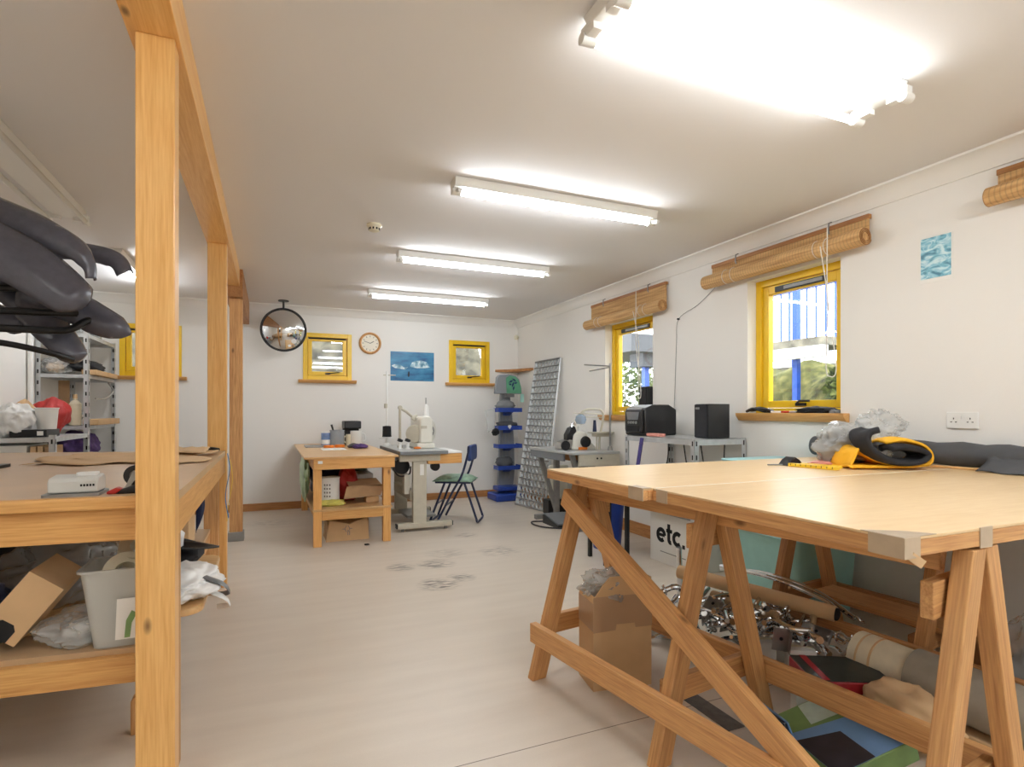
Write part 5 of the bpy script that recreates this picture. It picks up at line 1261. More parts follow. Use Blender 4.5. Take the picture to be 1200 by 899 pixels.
MB().tube(bez([(3.16, 5.05, 0.80), (3.17, 5.05, 0.95), (3.2, 5.05, 1.08), (3.21, 5.05, 1.17), (3.17, 5.05, 1.22), (3.05, 5.05, 1.225), (2.98, 5.06, 1.21), (2.95, 5.07, 1.17)], 6), 0.012, 8).build('arch', M['beige_metal'], t)
MB().bb(3.06, 3.29, 4.96, 5.12, 0.975, 0.99).build('cone_tray', M['beige_metal'], t, bev=0.003)
MB().bb(3.09, 3.27, 5.0, 5.08, 0.94, 0.975).build('tray_bracket', M['beige_metal'], t)
MB().tube([(3.10, 5.0, 0.80), (3.10, 5.0, 0.975)], 0.007, 6).build('stay', M['beige_metal'], t)
MB().tube([(2.86, 5.05, 1.185), (3.2, 5.05, 1.175)], 0.005, 6).build('guide_rod', M['beige_metal'], t)
MB().tube([(3.0, 5.05, 1.145), (3.2, 5.05, 1.14)], 0.005, 6).build('guide_rod', M['beige_metal'], t)
MB().lathe([(0.02, 0), (0.05, -0.02), (0.06, -0.06), (0.045, -0.1), (0.0001, -0.11)], (2.95, 5.07, 1.175), 24).build('glass_bowl', M['lens_glass'], t)
o = MB().lathe([(0.0001, 0), (0.022, 0), (0.014, 0.12), (0.0001, 0.12)], (3.10, 5.04, 0.992), 16).build('thread_cone', M['navy_tube']); props(o, 'dark navy cone of thread on the beige tray behind the overlocker', 'thread cone')
t = thing('guide_pole', 'thin grey pole with two forked arms behind the overlocker', 'thread guide', (3.23, 4.95, 0.8))
MB().tube([(3.23, 4.95, 0.80), (3.23, 4.95, 1.70)], 0.011, 8).build('pole', M['steel_dark'], t)
MB().tube([(3.23, 4.95, 1.67), (2.98, 5.05, 1.685)], 0.007, 8).build('fork_arm', M['steel_dark'], t)
MB().tube([(3.23, 4.95, 1.66), (3.0, 4.98, 1.615)], 0.007, 8).build('fork_arm', M['steel_dark'], t)
MB().lathe([(0.0001, 0), (0.028, 0), (0.02, 0.04), (0.0001, 0.04)], (3.23, 4.95, 0.801), 16).build('base', M['steel_dark'], t)
t = thing('water_container', 'translucent white plastic container in a black tray beside the overlocker table', 'container', (3.12, 5.91, 0))
MB().prism(rrect(3.03, 3.25, 5.86, 5.97, 0.03), 0.17, 0.57).build('bottle', M['jug'], t, bev=0.02)
MB().lathe([(0.0001, 0), (0.03, 0), (0.03, 0.04), (0.0001, 0.04)], (3.12, 5.915, 0.57), 16).build('cap', M['jug'], t)
MB().bb(2.97, 3.28, 5.84, 5.99, 0.0, 0.17).build('tray', M['black'], t, bev=0.008)
t = thing('foot_pedal', 'dark foot pedal on the floor in front of the overlocker table', 'pedal', (2.75, 5.3, 0))
MB().prism([(5.1, 0.0), (5.45, 0.0), (5.45, 0.09), (5.1, 0.03)], 2.70, 2.95, 'yz').build('base', M['black'], t, bev=0.004)
MB().prism([(5.11, 0.036), (5.44, 0.096), (5.44, 0.106), (5.11, 0.046)], 2.71, 2.94, 'yz').build('tread', M['grey_lam'], t)
o = MB().tube(bez([(2.74, 5.47, 0.012), (2.6, 5.5, 0.012), (2.55, 5.35, 0.012), (2.60, 5.18, 0.012), (2.75, 5.04, 0.012)], 6), 0.008, 6).build('pedal_cable', M['cable']); props(o, 'grey cable looped on the floor beside the foot pedal', 'cable')
for k, (x, c_) in enumerate(((2.97, 'cord'), (3.02, 'cable'))):
    o = MB().tube(bez([(x, 4.99, 0.60), (x - 0.03, 4.96, 0.4), (x, 4.98, 0.2), (x + 0.02, 4.96, 0.01)], 6), 0.008, 6).build('hanging_cable', M[c_])
    props(o, ['white cable hanging under the overlocker table', 'dark cable hanging under the overlocker table'][k], 'cable')

# ------------------------------------------------------------------ steel shelf with the stereo
shelving('steel_side_shelf', 'grey steel angle shelf along the right wall holding the stereo', 2.80, 3.29, 3.2, 4.06, (0.46, 1.0), 1.003, lip=0.045)
t = thing('stereo', 'black stereo unit with grey buttons on the steel shelf', 'stereo', (3.03, 3.85, 1.002))
MB().prism([(2.86, 1.003), (3.2, 1.003), (3.2, 1.20), (3.12, 1.235), (2.95, 1.235), (2.86, 1.205)], 3.70, 3.98, 'xz').build('body', M['black'], t, bev=0.012)
MB().prism(rrect(3.72, 3.96, 1.02, 1.20, 0.03), 2.84, 2.865, 'yz').build('front_panel', M['black'], t, bev=0.01)
fp = [o_ for o_ in COL.objects if o_.parent == t and o_.name.startswith('front_panel')][0]
MB().prism([(3.77, 1.12), (3.91, 1.12), (3.93, 1.18), (3.75, 1.18)], 2.834, 2.8405, 'yz').build('display_window', M['grey_lam'], fp)
for k in range(4):
    MB().lathe([(0.0001, 0), (0.011, 0), (0.011, 0.01), (0.0001, 0.01)], (2.8405, 3.79 + k * 0.035, 1.10), 12, (0, R(-90), 0)).build('button', M['steel_dark'], fp)
MB().bb(2.835, 2.8405, 3.76, 3.92, 1.035, 1.075).build('tape_door', M['black_matt'], fp)
MB().prism([(3.74, 1.195), (3.94, 1.195), (3.92, 1.215), (3.76, 1.215)], 2.846, 2.87, 'yz').build('silver_brow', M['steel'], fp)
t.location = (2.98, 3.955, 1.002); t.scale = (0.95, 1.0, 1.1)
def speaker(label, x0, x1, y0, y1, z0, z1, rot=0):
    cx, cy = (x0 + x1) / 2, (y0 + y1) / 2
    t = thing('speaker', label, 'speaker', (cx, cy, z0), rot, 'black stereo speakers')
    hx, hy, h = (x1 - x0) / 2, (y1 - y0) / 2, z1 - z0
    MB().bb(-hx + 0.014, hx, -hy, hy, 0, h).build('cabinet', M['black'], t, local=True, bev=0.004)
    g = MB().bb(-hx, -hx + 0.014, -hy + 0.003, hy - 0.003, 0.003, h - 0.003).build('grille', M['dark_cloth'], t, local=True, bev=0.006)
    MB().bb(-hx - 0.0015, -hx + 0.001, hy * 0.1, hy * 0.75, h * 0.84, h * 0.9).build('badge', M['steel_dark'], g, local=True)
    return t
speaker('black speaker standing alone at the near end of the steel shelf', 2.97, 3.17, 3.24, 3.40, 1.002, 1.258, R(-8))
speaker('black speaker on the window sill behind the stereo', 3.265, 3.375, 4.36, 4.52, 1.1655, 1.44, R(-12))
o = MB().bb(2.82, 2.89, 3.63, 3.79, 1.001, 1.025).build('pink_box', M['pink'], bev=0.004); props(o, 'flat pink box on the steel shelf in front of the stereo', 'box')
t = thing('walking_pole', 'purple banded pole leaning on the edge of the steel shelf', 'pole', (2.70, 3.92, 0.645))
MB().tube([(2.70, 3.77, 0.645), (2.785, 3.80, 0.985)], 0.016, 10).build('shaft', mat('purple_tube', (58, 48, 116), 0.4), t)
for k in range(5):
    a = Vector((2.70, 3.77, 0.645)).lerp(Vector((2.785, 3.80, 0.985)), 0.1 + k * 0.19)
    b = Vector((2.70, 3.77, 0.645)).lerp(Vector((2.785, 3.80, 0.985)), 0.115 + k * 0.19)
    MB().cyl(a, b, 0.0172, n=10).build('pale_band', M['purple'], t)
for k, (y, dy) in enumerate(((3.9, 0.08), (3.72, -0.05), (3.52, -0.06), (3.26, 0.05))):
    o = MB().tube(bez([(3.14, y, 0.955), (3.15, y + dy * 0.4, 0.8), (3.16, y + dy, 0.65), (3.17, y + dy * 0.6, 0.42)], 6), 0.005, 6).build('hanging_wire', M['cable'])
    props(o, 'thin dark wire hanging below the steel shelf under the stereo', 'wire', 'wires below the steel shelf')
t = thing('black_stool', 'black square legged stool half hidden behind the big table', 'stool', (2.55, 3.88, 0))
for (x, y) in ((2.44, 4.04), (2.40, 3.74), (2.57, 3.70), (2.60, 4.0)):
    MB().bb(x - 0.014, x + 0.014, y - 0.014, y + 0.014, 0, 0.6).build('leg', M['black_metal'], t)
MB().prism([(2.38, 3.70), (2.60, 3.66), (2.75, 3.72), (2.74, 3.88), (2.64, 4.03), (2.42, 4.08)], 0.6, 0.64).build('seat', M['black'], t, bev=0.006)
t = thing('blue_bin', 'blue plastic bin behind the big table near the black stool', 'bin', (2.74, 4.25, 0))
MB().lathe([(0.0001, 0), (0.12, 0), (0.155, 0.44), (0.16, 0.46), (0.147, 0.46), (0.115, 0.01), (0.0001, 0.01)], (2.74, 4.25, 0.0), 30).build('body', M['blue'], t)
MB().lathe([(0.156, 0), (0.168, 0.0), (0.168, 0.025), (0.150, 0.025), (0.156, 0.0)], (2.74, 4.25, 0.445), 30).build('rim', M['blue'], t)

# boxes against the right wall
t = thing('printed_carton', 'white cardboard carton printed etc. on the floor under the steel shelf', 'cardboard box', (3.03, 3.52, 0))
MB().bb(2.86, 3.2, 3.255, 3.79, 0.0, 0.39).build('carton', M['carton_w'], t, bev=0.003)
MB().bb(2.858, 2.861, 3.36, 3.66, 0.088, 0.094).build('printed_line', M['ink_grey'], t)
def stroke(mb, pts, w):
    pts = [Vector((p[0], p[1], 0)) for p in pts]
    L_, R_ = [], []
    for i, p in enumerate(pts):
        d = (pts[min(i + 1, len(pts) - 1)] - pts[max(i - 1, 0)]).normalized()
        n = Vector((-d.y, d.x, 0)) * w / 2
        L_.append(p + n); R_.append(p - n)
    q = lambda p, k: Vector((2.8605 - k, 3.705 - p.x, 0.165 + p.y))
    n = len(pts)
    vs = [q(p, 0) for p in L_ + R_] + [q(p, 0.0016) for p in L_ + R_]
    fs = []
    for i in range(n - 1):
        for o in (0, 2 * n):
            fs.append((o + i, o + i + 1, o + n + i + 1, o + n + i))
        fs += [(i, i + 1, 2 * n + i + 1, 2 * n + i), (n + i, n + i + 1, 3 * n + i + 1, 3 * n + i)]
    fs += [(0, n, 3 * n, 2 * n), (n - 1, 2 * n - 1, 4 * n - 1, 3 * n - 1)]
    mb._add(vs, fs)
def arc(cx, cy, r, a0, a1, k=22):
    return [(cx + r * math.cos(R(a0 + (a1 - a0) * i / k)), cy + r * math.sin(R(a0 + (a1 - a0) * i / k))) for i in range(k + 1)]
for nm, sts in (('letter_e', [(arc(0.055, 0.056, 0.043, 0, 312), 0.033), ([(0.014, 0.056), (0.098, 0.056)], 0.024)]),
                ('letter_t', [([(0.148, 0.155), (0.148, 0.045)] + arc(0.170, 0.036, 0.022, 180, 290, 8), 0.034), ([(0.118, 0.102), (0.188, 0.102)], 0.028)]),
                ('letter_c', [(arc(0.250, 0.056, 0.043, 48, 312), 0.033)]),
                ('full_stop', [([(0.305, 0.012), (0.335, 0.012)], 0.030)])):
    mb = MB()
    for p_, w_ in sts:
        stroke(mb, p_, w_)
    mb.build(nm, M['ink'], t)
def storage(label, x0, x1, y0, y1, z0, h):
    cx, cy = (x0 + x1) / 2, (y0 + y1) / 2
    t = thing('storage_box', label, 'storage box', (cx, cy, z0))
    hx, hy = (x1 - x0) / 2, (y1 - y0) / 2
    mb = MB()
    rings = []
    for k, (zz, e) in enumerate(((0, 0.03), (h - 0.04, 0.006), (h - 0.04, 0.0), (h - 0.012, 0.0))):
        rings.append([mb.bm.verts.new((cx + u, cy + v, z0 + zz)) for u, v in rrect(-hx + e, hx - e, -hy + e, hy - e, 0.04)])
    for A, B in zip(rings, rings[1:]):
        n = len(A)
        for j in range(n):
            mb.bm.faces.new((A[j], A[(j + 1) % n], B[(j + 1) % n], B[j]))
    mb.bm.faces.new(rings[0]); mb.bm.faces.new(rings[-1])
    mb.build('body', M['teal'], t, angle=50)
    MB().prism(rrect(cx - hx - 0.01, cx + hx + 0.01, cy - hy - 0.01, cy + hy + 0.01, 0.045), z0 + h - 0.012, z0 + h).build('lid', M['teal_lid'], t, bev=0.004)
    return t
storage('teal plastic storage box with lid, lower of the two by the right wall', 2.72, 3.26, 2.28, 2.88, 0.0, 0.47)
storage('teal plastic storage box on top of the other, its lid level with the big table', 2.74, 3.26, 2.30, 2.88, 0.471, 0.42)

# ------------------------------------------------------------------ big table: two tops on two long trestles
def big_top(label, x0, x1, y0, y1, tape):
    t = thing('table_top', label, 'table top', ((x0 + x1) / 2, (y0 + y1) / 2, 0.875))
    MB().bb(x0, x1, y0, y1, 0.913, 0.92).build('surface', M['board_big'], t, bev=0.0015)
    plank('edge_board', (x0 + 0.011, y0, 0.894), (x0 + 0.011, y1, 0.894), 0.038, 0.022, M['pine_old'], t, (0, 0, 1))
    plank('edge_board', (x0 + 0.022, y0 + 0.011, 0.894), (x1, y0 + 0.011, 0.894), 0.038, 0.022, M['pine_old'], t, (0, 0, 1))
    plank('edge_board', (x0 + 0.022, y1 - 0.011, 0.894), (x1, y1 - 0.011, 0.894), 0.038, 0.022, M['pine_old'], t, (0, 0, 1))
    MB().bb(x0 + 0.022, x1, y0 + 0.022, y1 - 0.022, 0.900, 0.9128).build('under_panel', M['card_dark'], t)
    for (c, s) in tape:
        MB().box(c, s).build('tape_patch', mat('worn_tape', (186, 166, 140), 0.4, var=0.08), t)['label'] = 'worn strip of pale tape'
    return t
big_top('tan table top nearest the back wall, far half of the big table', 1.245, 3.25, 1.692, 2.465, [((1.2435, 1.735, 0.897), (0.003, 0.09, 0.046)), ((1.262, 1.735, 0.9205), (0.04, 0.09, 0.0015))])
nt_ = big_top('tan table top nearest the camera, with a taped worn corner', 1.285, 3.25, 0.80, 1.688, [((1.2835, 1.635, 0.897), (0.003, 0.06, 0.046)), ((1.31, 0.7985, 0.897), (0.055, 0.003, 0.047)), ((1.2835, 0.84, 0.897), (0.003, 0.08, 0.047)), ((1.59, 0.7985, 0.897), (0.05, 0.003, 0.05))])
MB().bb(1.30, 3.24, 1.6855, 1.6905, 0.915, 0.9208).build('seam_strip', M['paper'], nt_)
MB().prism([(1.284, 0.80), (1.40, 0.80), (1.36, 0.85), (1.284, 0.90)], 0.9195, 0.9212).build('worn_patch', mat('bare_worn_board', (168, 150, 128), 0.6, var=0.15), nt_)
MB().box((1.33, 0.803, 0.868), (0.05, 0.01, 0.02), (0.3, 0.5, 0)).build('splinter', M['kraft'], nt_)

def trestle(label, apex, frames, fspan, brace=True, m=M['pine_old']):
    """a long trestle: A-frames at three stations joined by rails; apex = function of y"""
    ap = [Vector((apex(y), y, 0.0)) for y in frames]
    t = thing('trestle', label, 'trestle', (ap[1].x, ap[1].y, 0))
    d = (ap[-1] - ap[0]).normalized()
    s = Vector((-d.y, d.x, 0))          # across
    if s.x < 0: s = -s
    zt = 0.868
    for n_, p in enumerate(ap):
        for sg in (-1, 1):
            top = p + s * sg * 0.034 + Vector((0, 0, zt))
            foot = p + s * sg * fspan + Vector((0, 0, 0.0))
            plank('leg', foot, top, 0.07, 0.045, m, t, s, bev=0.004, hcut=True)
        o_ = 0.045 * d * -1
        plank('collar', p - s * (0.07, 0.088, 0.15)[n_] + o_ + Vector((0, 0, 0.745)), p + s * 0.17 + o_ + Vector((0, 0, 0.745)), 0.09, 0.03, m, t, (0, 0, 1))
        k = 0.225 / zt
        w_ = fspan * (1 - k) + 0.034 * k
        plank('cross_rail', p - s * (w_ - 0.0) + o_ + Vector((0, 0, 0.21)), p + s * w_ + o_ + Vector((0, 0, 0.21)), 0.085, 0.032, m, t, (0, 0, 1))
    plank('ridge', ap[0] + d * 0.025 + Vector((0, 0, 0.825)), ap[-1] - d * 0.07 + Vector((0, 0, 0.825)), 0.07, 0.03, m, t, (0, 0, 1)) 
    for sg in (-1, 1):
        def pt(p, z, off):
            k = z / zt
            return p + s * sg * (fspan * (1 - k) + 0.034 * k + off) + Vector((0, 0, z))
        plank('side_rail', pt(ap[0], 0.195, 0.052) - d * 0.04, pt(ap[-1], 0.195, 0.052) + d * 0.05, 0.085, 0.034, m, t, (0, 0, 1))
        if brace and sg < 0:
            plank('diagonal_brace', pt(ap[0], 0.80, 0.055) - d * 0.03, pt(ap[-1], 0.115, 0.055) + d * 0.02, 0.085, 0.034, m, t, (0, 0, 1))
    return t
AX = lambda y: 1.4975 + (1.6 - y) * 0.145
trestle('long pine trestle facing the room, with three A-frames and a diagonal brace', AX, [2.33, 1.60, 0.83], 0.29)
tb = trestle('darker pine trestle standing against the right wall under the big table', lambda y: 2.72 + (1.5 - y) * 0.1, [2.17, 1.50, 0.80], 0.29, False, M['pine_dark'])
o = plank('timber_plank', (2.69, 2.1, 0.255), (2.75, 1.42, 0.255), 0.2, 0.025, M['pine_dark'], None, (1, 0, 0)); props(o, 'dusty plank lying along the rails of the wall side trestle', 'plank')

# things on the big table
t = thing('yellow_rule', 'yellow folding rule lying on the big table, left of the fabric bundle', 'ruler', (2.465, 1.97, 0.921))
Mr = Matrix.Translation((2.465, 1.97, 0.921)) @ Matrix.Rotation(R(-84), 4, 'Z')
MB().box((0, 0, 0.008), (0.25, 0.03, 0.016), Mx=Mr).box((0.02, 0.032, 0.012), (0.2, 0.026, 0.014), Mx=Mr).build('sections', M['yellow_pl'], t, bev=0.002)
for k in range(9):
    MB().box((-0.11 + k * 0.027, -0.0152, 0.010), (0.003, 0.001, 0.009), Mx=Mr).build('tick_mark', M['ink'], t)
t = thing('black_clip', 'small black wedge shaped clip beside the yellow rule', 'clip', (2.50, 2.12, 0.921))
MB().prism([(2.44, 0.921), (2.56, 0.921), (2.53, 0.95), (2.50, 0.965), (2.47, 0.95)], 2.10, 2.16, 'xz').build('wedge', M['black'], t, bev=0.003)
MB().tube([(2.44, 2.13, 0.925), (2.36, 2.15, 0.926)], 0.004, 6).build('wire_arm', M['steel_dark'], t)
o = MB().blob((2.60, 2.03, 0.934), (0.07, 0.05, 0.014), 81, 0.3, 3, 3, 0.9205).build('pink_scraps', M['pink']); props(o, 'pink and white fabric scraps behind the yellow rule', 'fabric scrap')
# yellow and black folded harness
t = thing('yellow_harness', 'yellow webbing pad folded with a thick black strap on the big table', 'harness', (2.80, 1.86, 0.921))
ux = Vector((0.92, -0.39, 0)).normalized(); uy = Vector((0.39, 0.92, 0)).normalized()
def hp(a, b, z): return Vector((2.775, 1.83, 0.921)) + ux * a + uy * b + Vector((0, 0, z))
def band(path, w, name, m, th, b0=0.0, tap=1.0):
    sp = bez([(a, 0, z) for a, z in path], 8)
    n = len(sp)
    mb = MB().surf(lambda u, v: hp(sp[min(int(round(u * (n - 1))), n - 1)].x + 0.012 * math.sin(v * 5 + u * 9), b0 + (v - 0.5) * w, max(0.004, sp[min(int(round(u * (n - 1))), n - 1)].z + 0.006 * math.sin(v * 7 + u * 6))), n - 1, 8)
    return mb.build(name, m, t, solid=th, angle=60)
band([(-0.20, 0.012), (-0.05, 0.008), (0.12, 0.01), (0.20, 0.03), (0.205, 0.08), (0.15, 0.125), (0.05, 0.145), (-0.03, 0.13)], 0.17, 'yellow_pad', M['yellow_cloth'], 0.012, 0.02)
band([(-0.19, 0.016), (-0.165, 0.085), (-0.13, 0.10), (-0.08, 0.06), (0.0, 0.03), (0.1, 0.022), (0.18, 0.05)], 0.14, 'yellow_fold', M['yellow_cloth'], 0.012, 0.02)
band([(-0.08, 0.19), (-0.135, 0.17), (-0.14, 0.13), (-0.10, 0.085), (-0.03, 0.05), (0.06, 0.035), (0.13, 0.045), (0.155, 0.075), (0.11, 0.10), (0.03, 0.11), (-0.02, 0.10)], 0.12, 'black_strap', M['dark_cloth'], 0.024, -0.04)
t = thing('fabric_bundle', 'grey fabric bundle in a clear plastic bag behind the yellow harness', 'fabric bundle', (2.80, 2.0, 0.921))
MB().blob((2.80, 2.03, 1.0), (0.19, 0.10, 0.10), 83, 0.2, 2.2, 4, 0.921).build('grey_fabric', M['grey_cloth'], t)
MB().blob((2.83, 2.02, 1.02), (0.25, 0.115, 0.115), 84, 0.32, 2.2, 5, 0.921).build('polythene', M['clear_bag'], t, angle=120)
MB().blob((3.02, 2.0, 1.12), (0.15, 0.07, 0.08), 85, 0.45, 2.4, 5, 1.0).build('polythene_neck', M['clear_bag'], t, angle=120)
t = thing('fabric_roll', 'long roll of charcoal fabric along the wall edge of the big table', 'fabric roll', (3.18, 1.6, 0.921))
pts = [(3.20, 2.54, 0.985), (3.195, 2.2, 0.985), (3.19, 1.95, 0.985), (3.18, 1.7, 0.985), (3.17, 1.5, 0.983), (3.165, 1.3, 0.985), (3.16, 1.05, 0.985)]
MB().tube(bez(pts, 4), [0.060 + 0.005 * math.sin(i * 1.7) for i in range(25)], 22).build('roll', M['grey_cloth'], t)
MB().surf(lambda u, v: Vector((3.165 - 0.062 - 0.10 * v + 0.01 * math.sin(u * 15), 1.55 - 0.5 * u, 0.985 - 0.06 * v ** 0.6 + 0.004 * math.sin(u * 22))), 20, 8).build('loose_edge', M['grey_cloth'], t, solid=0.004)
o = plank('wood_batten', (3.035, 1.95, 0.927), (3.09, 1.50, 0.927), 0.02, 0.012, M['board'], None, (1, 0, 0)); props(o, 'thin pale batten lying against the charcoal fabric roll', 'batten')

# window sill bits
SZ = 1.1905
o = MB().tube(bez([(3.28, 3.18, SZ + 0.012), (3.26, 3.10, SZ + 0.03), (3.29, 3.02, SZ + 0.012), (3.33, 3.08, SZ + 0.03), (3.30, 3.16, SZ + 0.02), (3.27, 3.05, SZ + 0.035), (3.31, 2.97, SZ + 0.012), (3.34, 3.06, SZ + 0.012)], 6), 0.011, 8).build('black_cable', M['black']); props(o, 'black cable bundle at the far end of the near window sill', 'cable')
for k, (y, m_) in enumerate(((2.92, 'white_pl'), (2.85, 'red_handle'), (2.79, 'steel'))):
    o = MB().box((3.30, y, SZ + 0.008), (0.02, 0.09, 0.014), (0, 0, 0.7 + k)).build('pen', M[m_], bev=0.003)
    props(o, ['white pen lying on the near window sill', 'red pen lying on the near window sill', 'silver pen lying on the near window sill'][k], 'pen')
o = MB().blob((3.30, 2.62, SZ + 0.018), (0.05, 0.13, 0.025), 91, 0.4, 3, 3, SZ).build('black_cloth', M['black_matt']); props(o, 'black cloth bundle on the near window sill under the handle', 'cloth')
o = MB().bb(3.27, 3.33, 2.46, 2.50, SZ, SZ + 0.022).build('dark_block', M['grey_lam'], bev=0.004); props(o, 'small grey block at the near end of the window sill', 'block')

# ------------------------------------------------------------------ under the big table
t = thing('carton_of_bags', 'tall brown cardboard box full of clear bags under the trestle table', 'cardboard box', (1.42, 2.14, 0), R(-9))
def lb(mb, name, m, **k): return mb.build(name, m, t, local=True, **k)
w, dp_, h = 0.137, 0.085, 0.405
lb(MB().bb(-w, w, -dp_, -dp_ + 0.005, 0, h).bb(-w, w, dp_ - 0.005, dp_, 0, h).bb(-w, -w + 0.005, -dp_ + 0.005, dp_ - 0.005, 0, h).bb(w - 0.005, w, -dp_ + 0.005, dp_ - 0.005, 0, h).bb(-w + 0.005, w - 0.005, -dp_ + 0.005, dp_ - 0.005, 0.001, 0.008), 'carton', M['card'])
lb(MB().prism([(-w + 0.01, h), (w, h), (w - 0.002, h + 0.07), (w - 0.03, h + 0.085), (-0.06, h + 0.08), (-w + 0.045, h + 0.05)], -dp_ - 0.002, -dp_ + 0.004, 'xz'), 'flap', M['card'])
lb(MB().prism([(-w - 0.001, h - 0.002), (w + 0.001, h - 0.002), (w + 0.001, h - 0.145), (0.06, h - 0.145), (0.055, h - 0.125), (-0.03, h - 0.125), (-0.035, h - 0.15), (-w - 0.001, h - 0.155)], -dp_ - 0.0015, -dp_, 'xz').bb(-w - 0.0015, -w, -dp_, dp_, h - 0.15, h - 0.03), 'parcel_tape', M['card_tape'])
lb(MB().blob((-0.03, 0.0, h + 0.01), (0.11, 0.075, 0.075), 101, 0.5, 2.5, 5), 'clear_bags', M['clear_bag'], angle=120)
rr = random.Random(3)
def chrome_tube(label, path, r, grp='chrome fittings heaped under the big table'):
    o = MB().tube(bez(path, 6), r, 10).build('chrome_tube', M['chrome']); return props(o, label, 'tube', grp)
# long chrome tubes on top
chrome_tube('long bent chrome tube on top of the heap, nearest the teal boxes', [(2.38, 2.5, 0.30), (2.42, 2.2, 0.34), (2.47, 1.95, 0.31), (2.49, 1.77, 0.24)], 0.013)
chrome_tube('long chrome tube beside the brown cardboard tube, second from the teal boxes', [(2.33, 2.45, 0.33), (2.37, 2.15, 0.345), (2.42, 1.9, 0.31), (2.44, 1.82, 0.27)], 0.011)
chrome_tube('chrome tube standing upright from the heap in front of the etc. box', [(2.32, 2.78, 0.0), (2.31, 2.77, 0.2), (2.295, 2.76, 0.37)], 0.017)
# heap
LT = 'chrome tube tangled in the heap of fittings under the big table'
for k in range(58):
    u = rr.random()
    cx, cy = 1.92 + 0.42 * u + rr.uniform(-0.05, 0.12), 2.40 - 0.55 * u + rr.uniform(-0.12, 0.12)
    cz = 0.025 + 0.21 * rr.random()
    a = rr.uniform(0, 6.28); L_ = rr.uniform(0.08, 0.2); b = rr.uniform(-0.035, 0.06)
    dx, dy = math.cos(a) * L_, math.sin(a) * L_
    chrome_tube(LT, [(cx - dx, cy - dy, cz + rr.uniform(-0.02, 0.04)), (cx - dx * 0.3 - dy * b * 4, cy - dy * 0.3 + dx * b * 4, cz + b * 0.4), (cx + dx * 0.4, cy + dy * 0.4, cz + b), (cx + dx, cy + dy, cz + rr.uniform(-0.02, 0.06))], rr.choice((0.010, 0.013, 0.016)))
def bracket(label, c, rot, w=0.09, h=0.055, m='chrome_dull'):
    t = thing('metal_bracket', label, 'bracket', c, 0, 'plated brackets in the heap under the big table'); t.rotation_euler = rot
    MB().box((0, 0, 0), (w, 0.004, h)).box((w / 2 - 0.002, -0.016, 0), (0.004, 0.03, h)).build('plate', M[m], t, local=True)
    MB().cyl((0, -0.0035, 0.004), (0, 0.0035, 0.004), 0.008, n=12).build('hole', M['black_matt'], t, local=True)
    return t
bracket('flat plated bracket below the end of the brown cardboard tube', (2.27, 1.80, 0.205), (0.2, 0.25, -0.75), 0.12, 0.06)
bracket('plated bracket standing on the white cartons', (2.10, 1.84, 0.18), (0.0, 0.1, -0.6), 0.07, 0.10)
bracket('square plated bracket seen behind the cardboard box of bags', (1.83, 2.42, 0.20), (0.1, 0.0, -0.4), 0.06, 0.08)
bracket('plated bracket between the two legs of the middle A-frame', (2.02, 2.18, 0.245), (0.3, 0.4, -0.2), 0.08, 0.07)
LB = 'plated bracket buried in the heap of chrome fittings'
for k in range(8):
    u = rr.random()
    bracket(LB, (1.95 + 0.4 * u + rr.uniform(0, 0.1), 2.36 - 0.5 * u + rr.uniform(-0.1, 0.1), 0.06 + 0.14 * rr.random()), (rr.uniform(-1, 1), rr.uniform(-1, 1), rr.uniform(-2, 2)), rr.uniform(0.05, 0.1), rr.uniform(0.04, 0.06), rr.choice(('chrome', 'chrome_dull')))
def clamp(label, c, rot, s=1.0):
    t = thing('chrome_clamp', label, 'clamp', c, 0, 'chrome clamps in the heap under the big table'); t.rotation_euler = rot
    MB().tube([(0.03 * s * math.cos(a), 0.03 * s * math.sin(a), 0) for a in [R(20 + 320 * i / 16) for i in range(17)]], 0.008 * s, 8).build('ring', M['chrome'], t, local=True)
    MB().tube([(0.03 * s, 0.012 * s, 0), (0.07 * s, 0.012 * s, 0)], 0.008 * s, 8).tube([(0.03 * s, -0.012 * s, 0), (0.07 * s, -0.012 * s, 0)], 0.008 * s, 8).build('lug', M['chrome'], t, local=True)
    MB().cyl((0.058 * s, -0.03 * s, 0), (0.058 * s, 0.03 * s, 0), 0.005 * s, n=10).build('bolt', M['chrome'], t, local=True)
clamp('chrome clamp with a loop end beside the black and red box', (2.34, 1.73, 0.19), (1.3, 0.2, -0.5), 0.8)
clamp('chrome clamp at the end of the long chrome tubes', (2.49, 1.75, 0.245), (0.6, 0.4, 0.3), 0.6)
LC = 'chrome clamp mixed into the heap of fittings under the big table'
for k in range(9):
    u = rr.random()
    clamp(LC, (1.90 + 0.44 * u + rr.uniform(-0.03, 0.12), 2.42 - 0.6 * u + rr.uniform(-0.1, 0.12), 0.05 + 0.2 * rr.random()), (rr.uniform(-2, 2), rr.uniform(-2, 2), rr.uniform(-2, 2)), rr.uniform(0.5, 0.8))
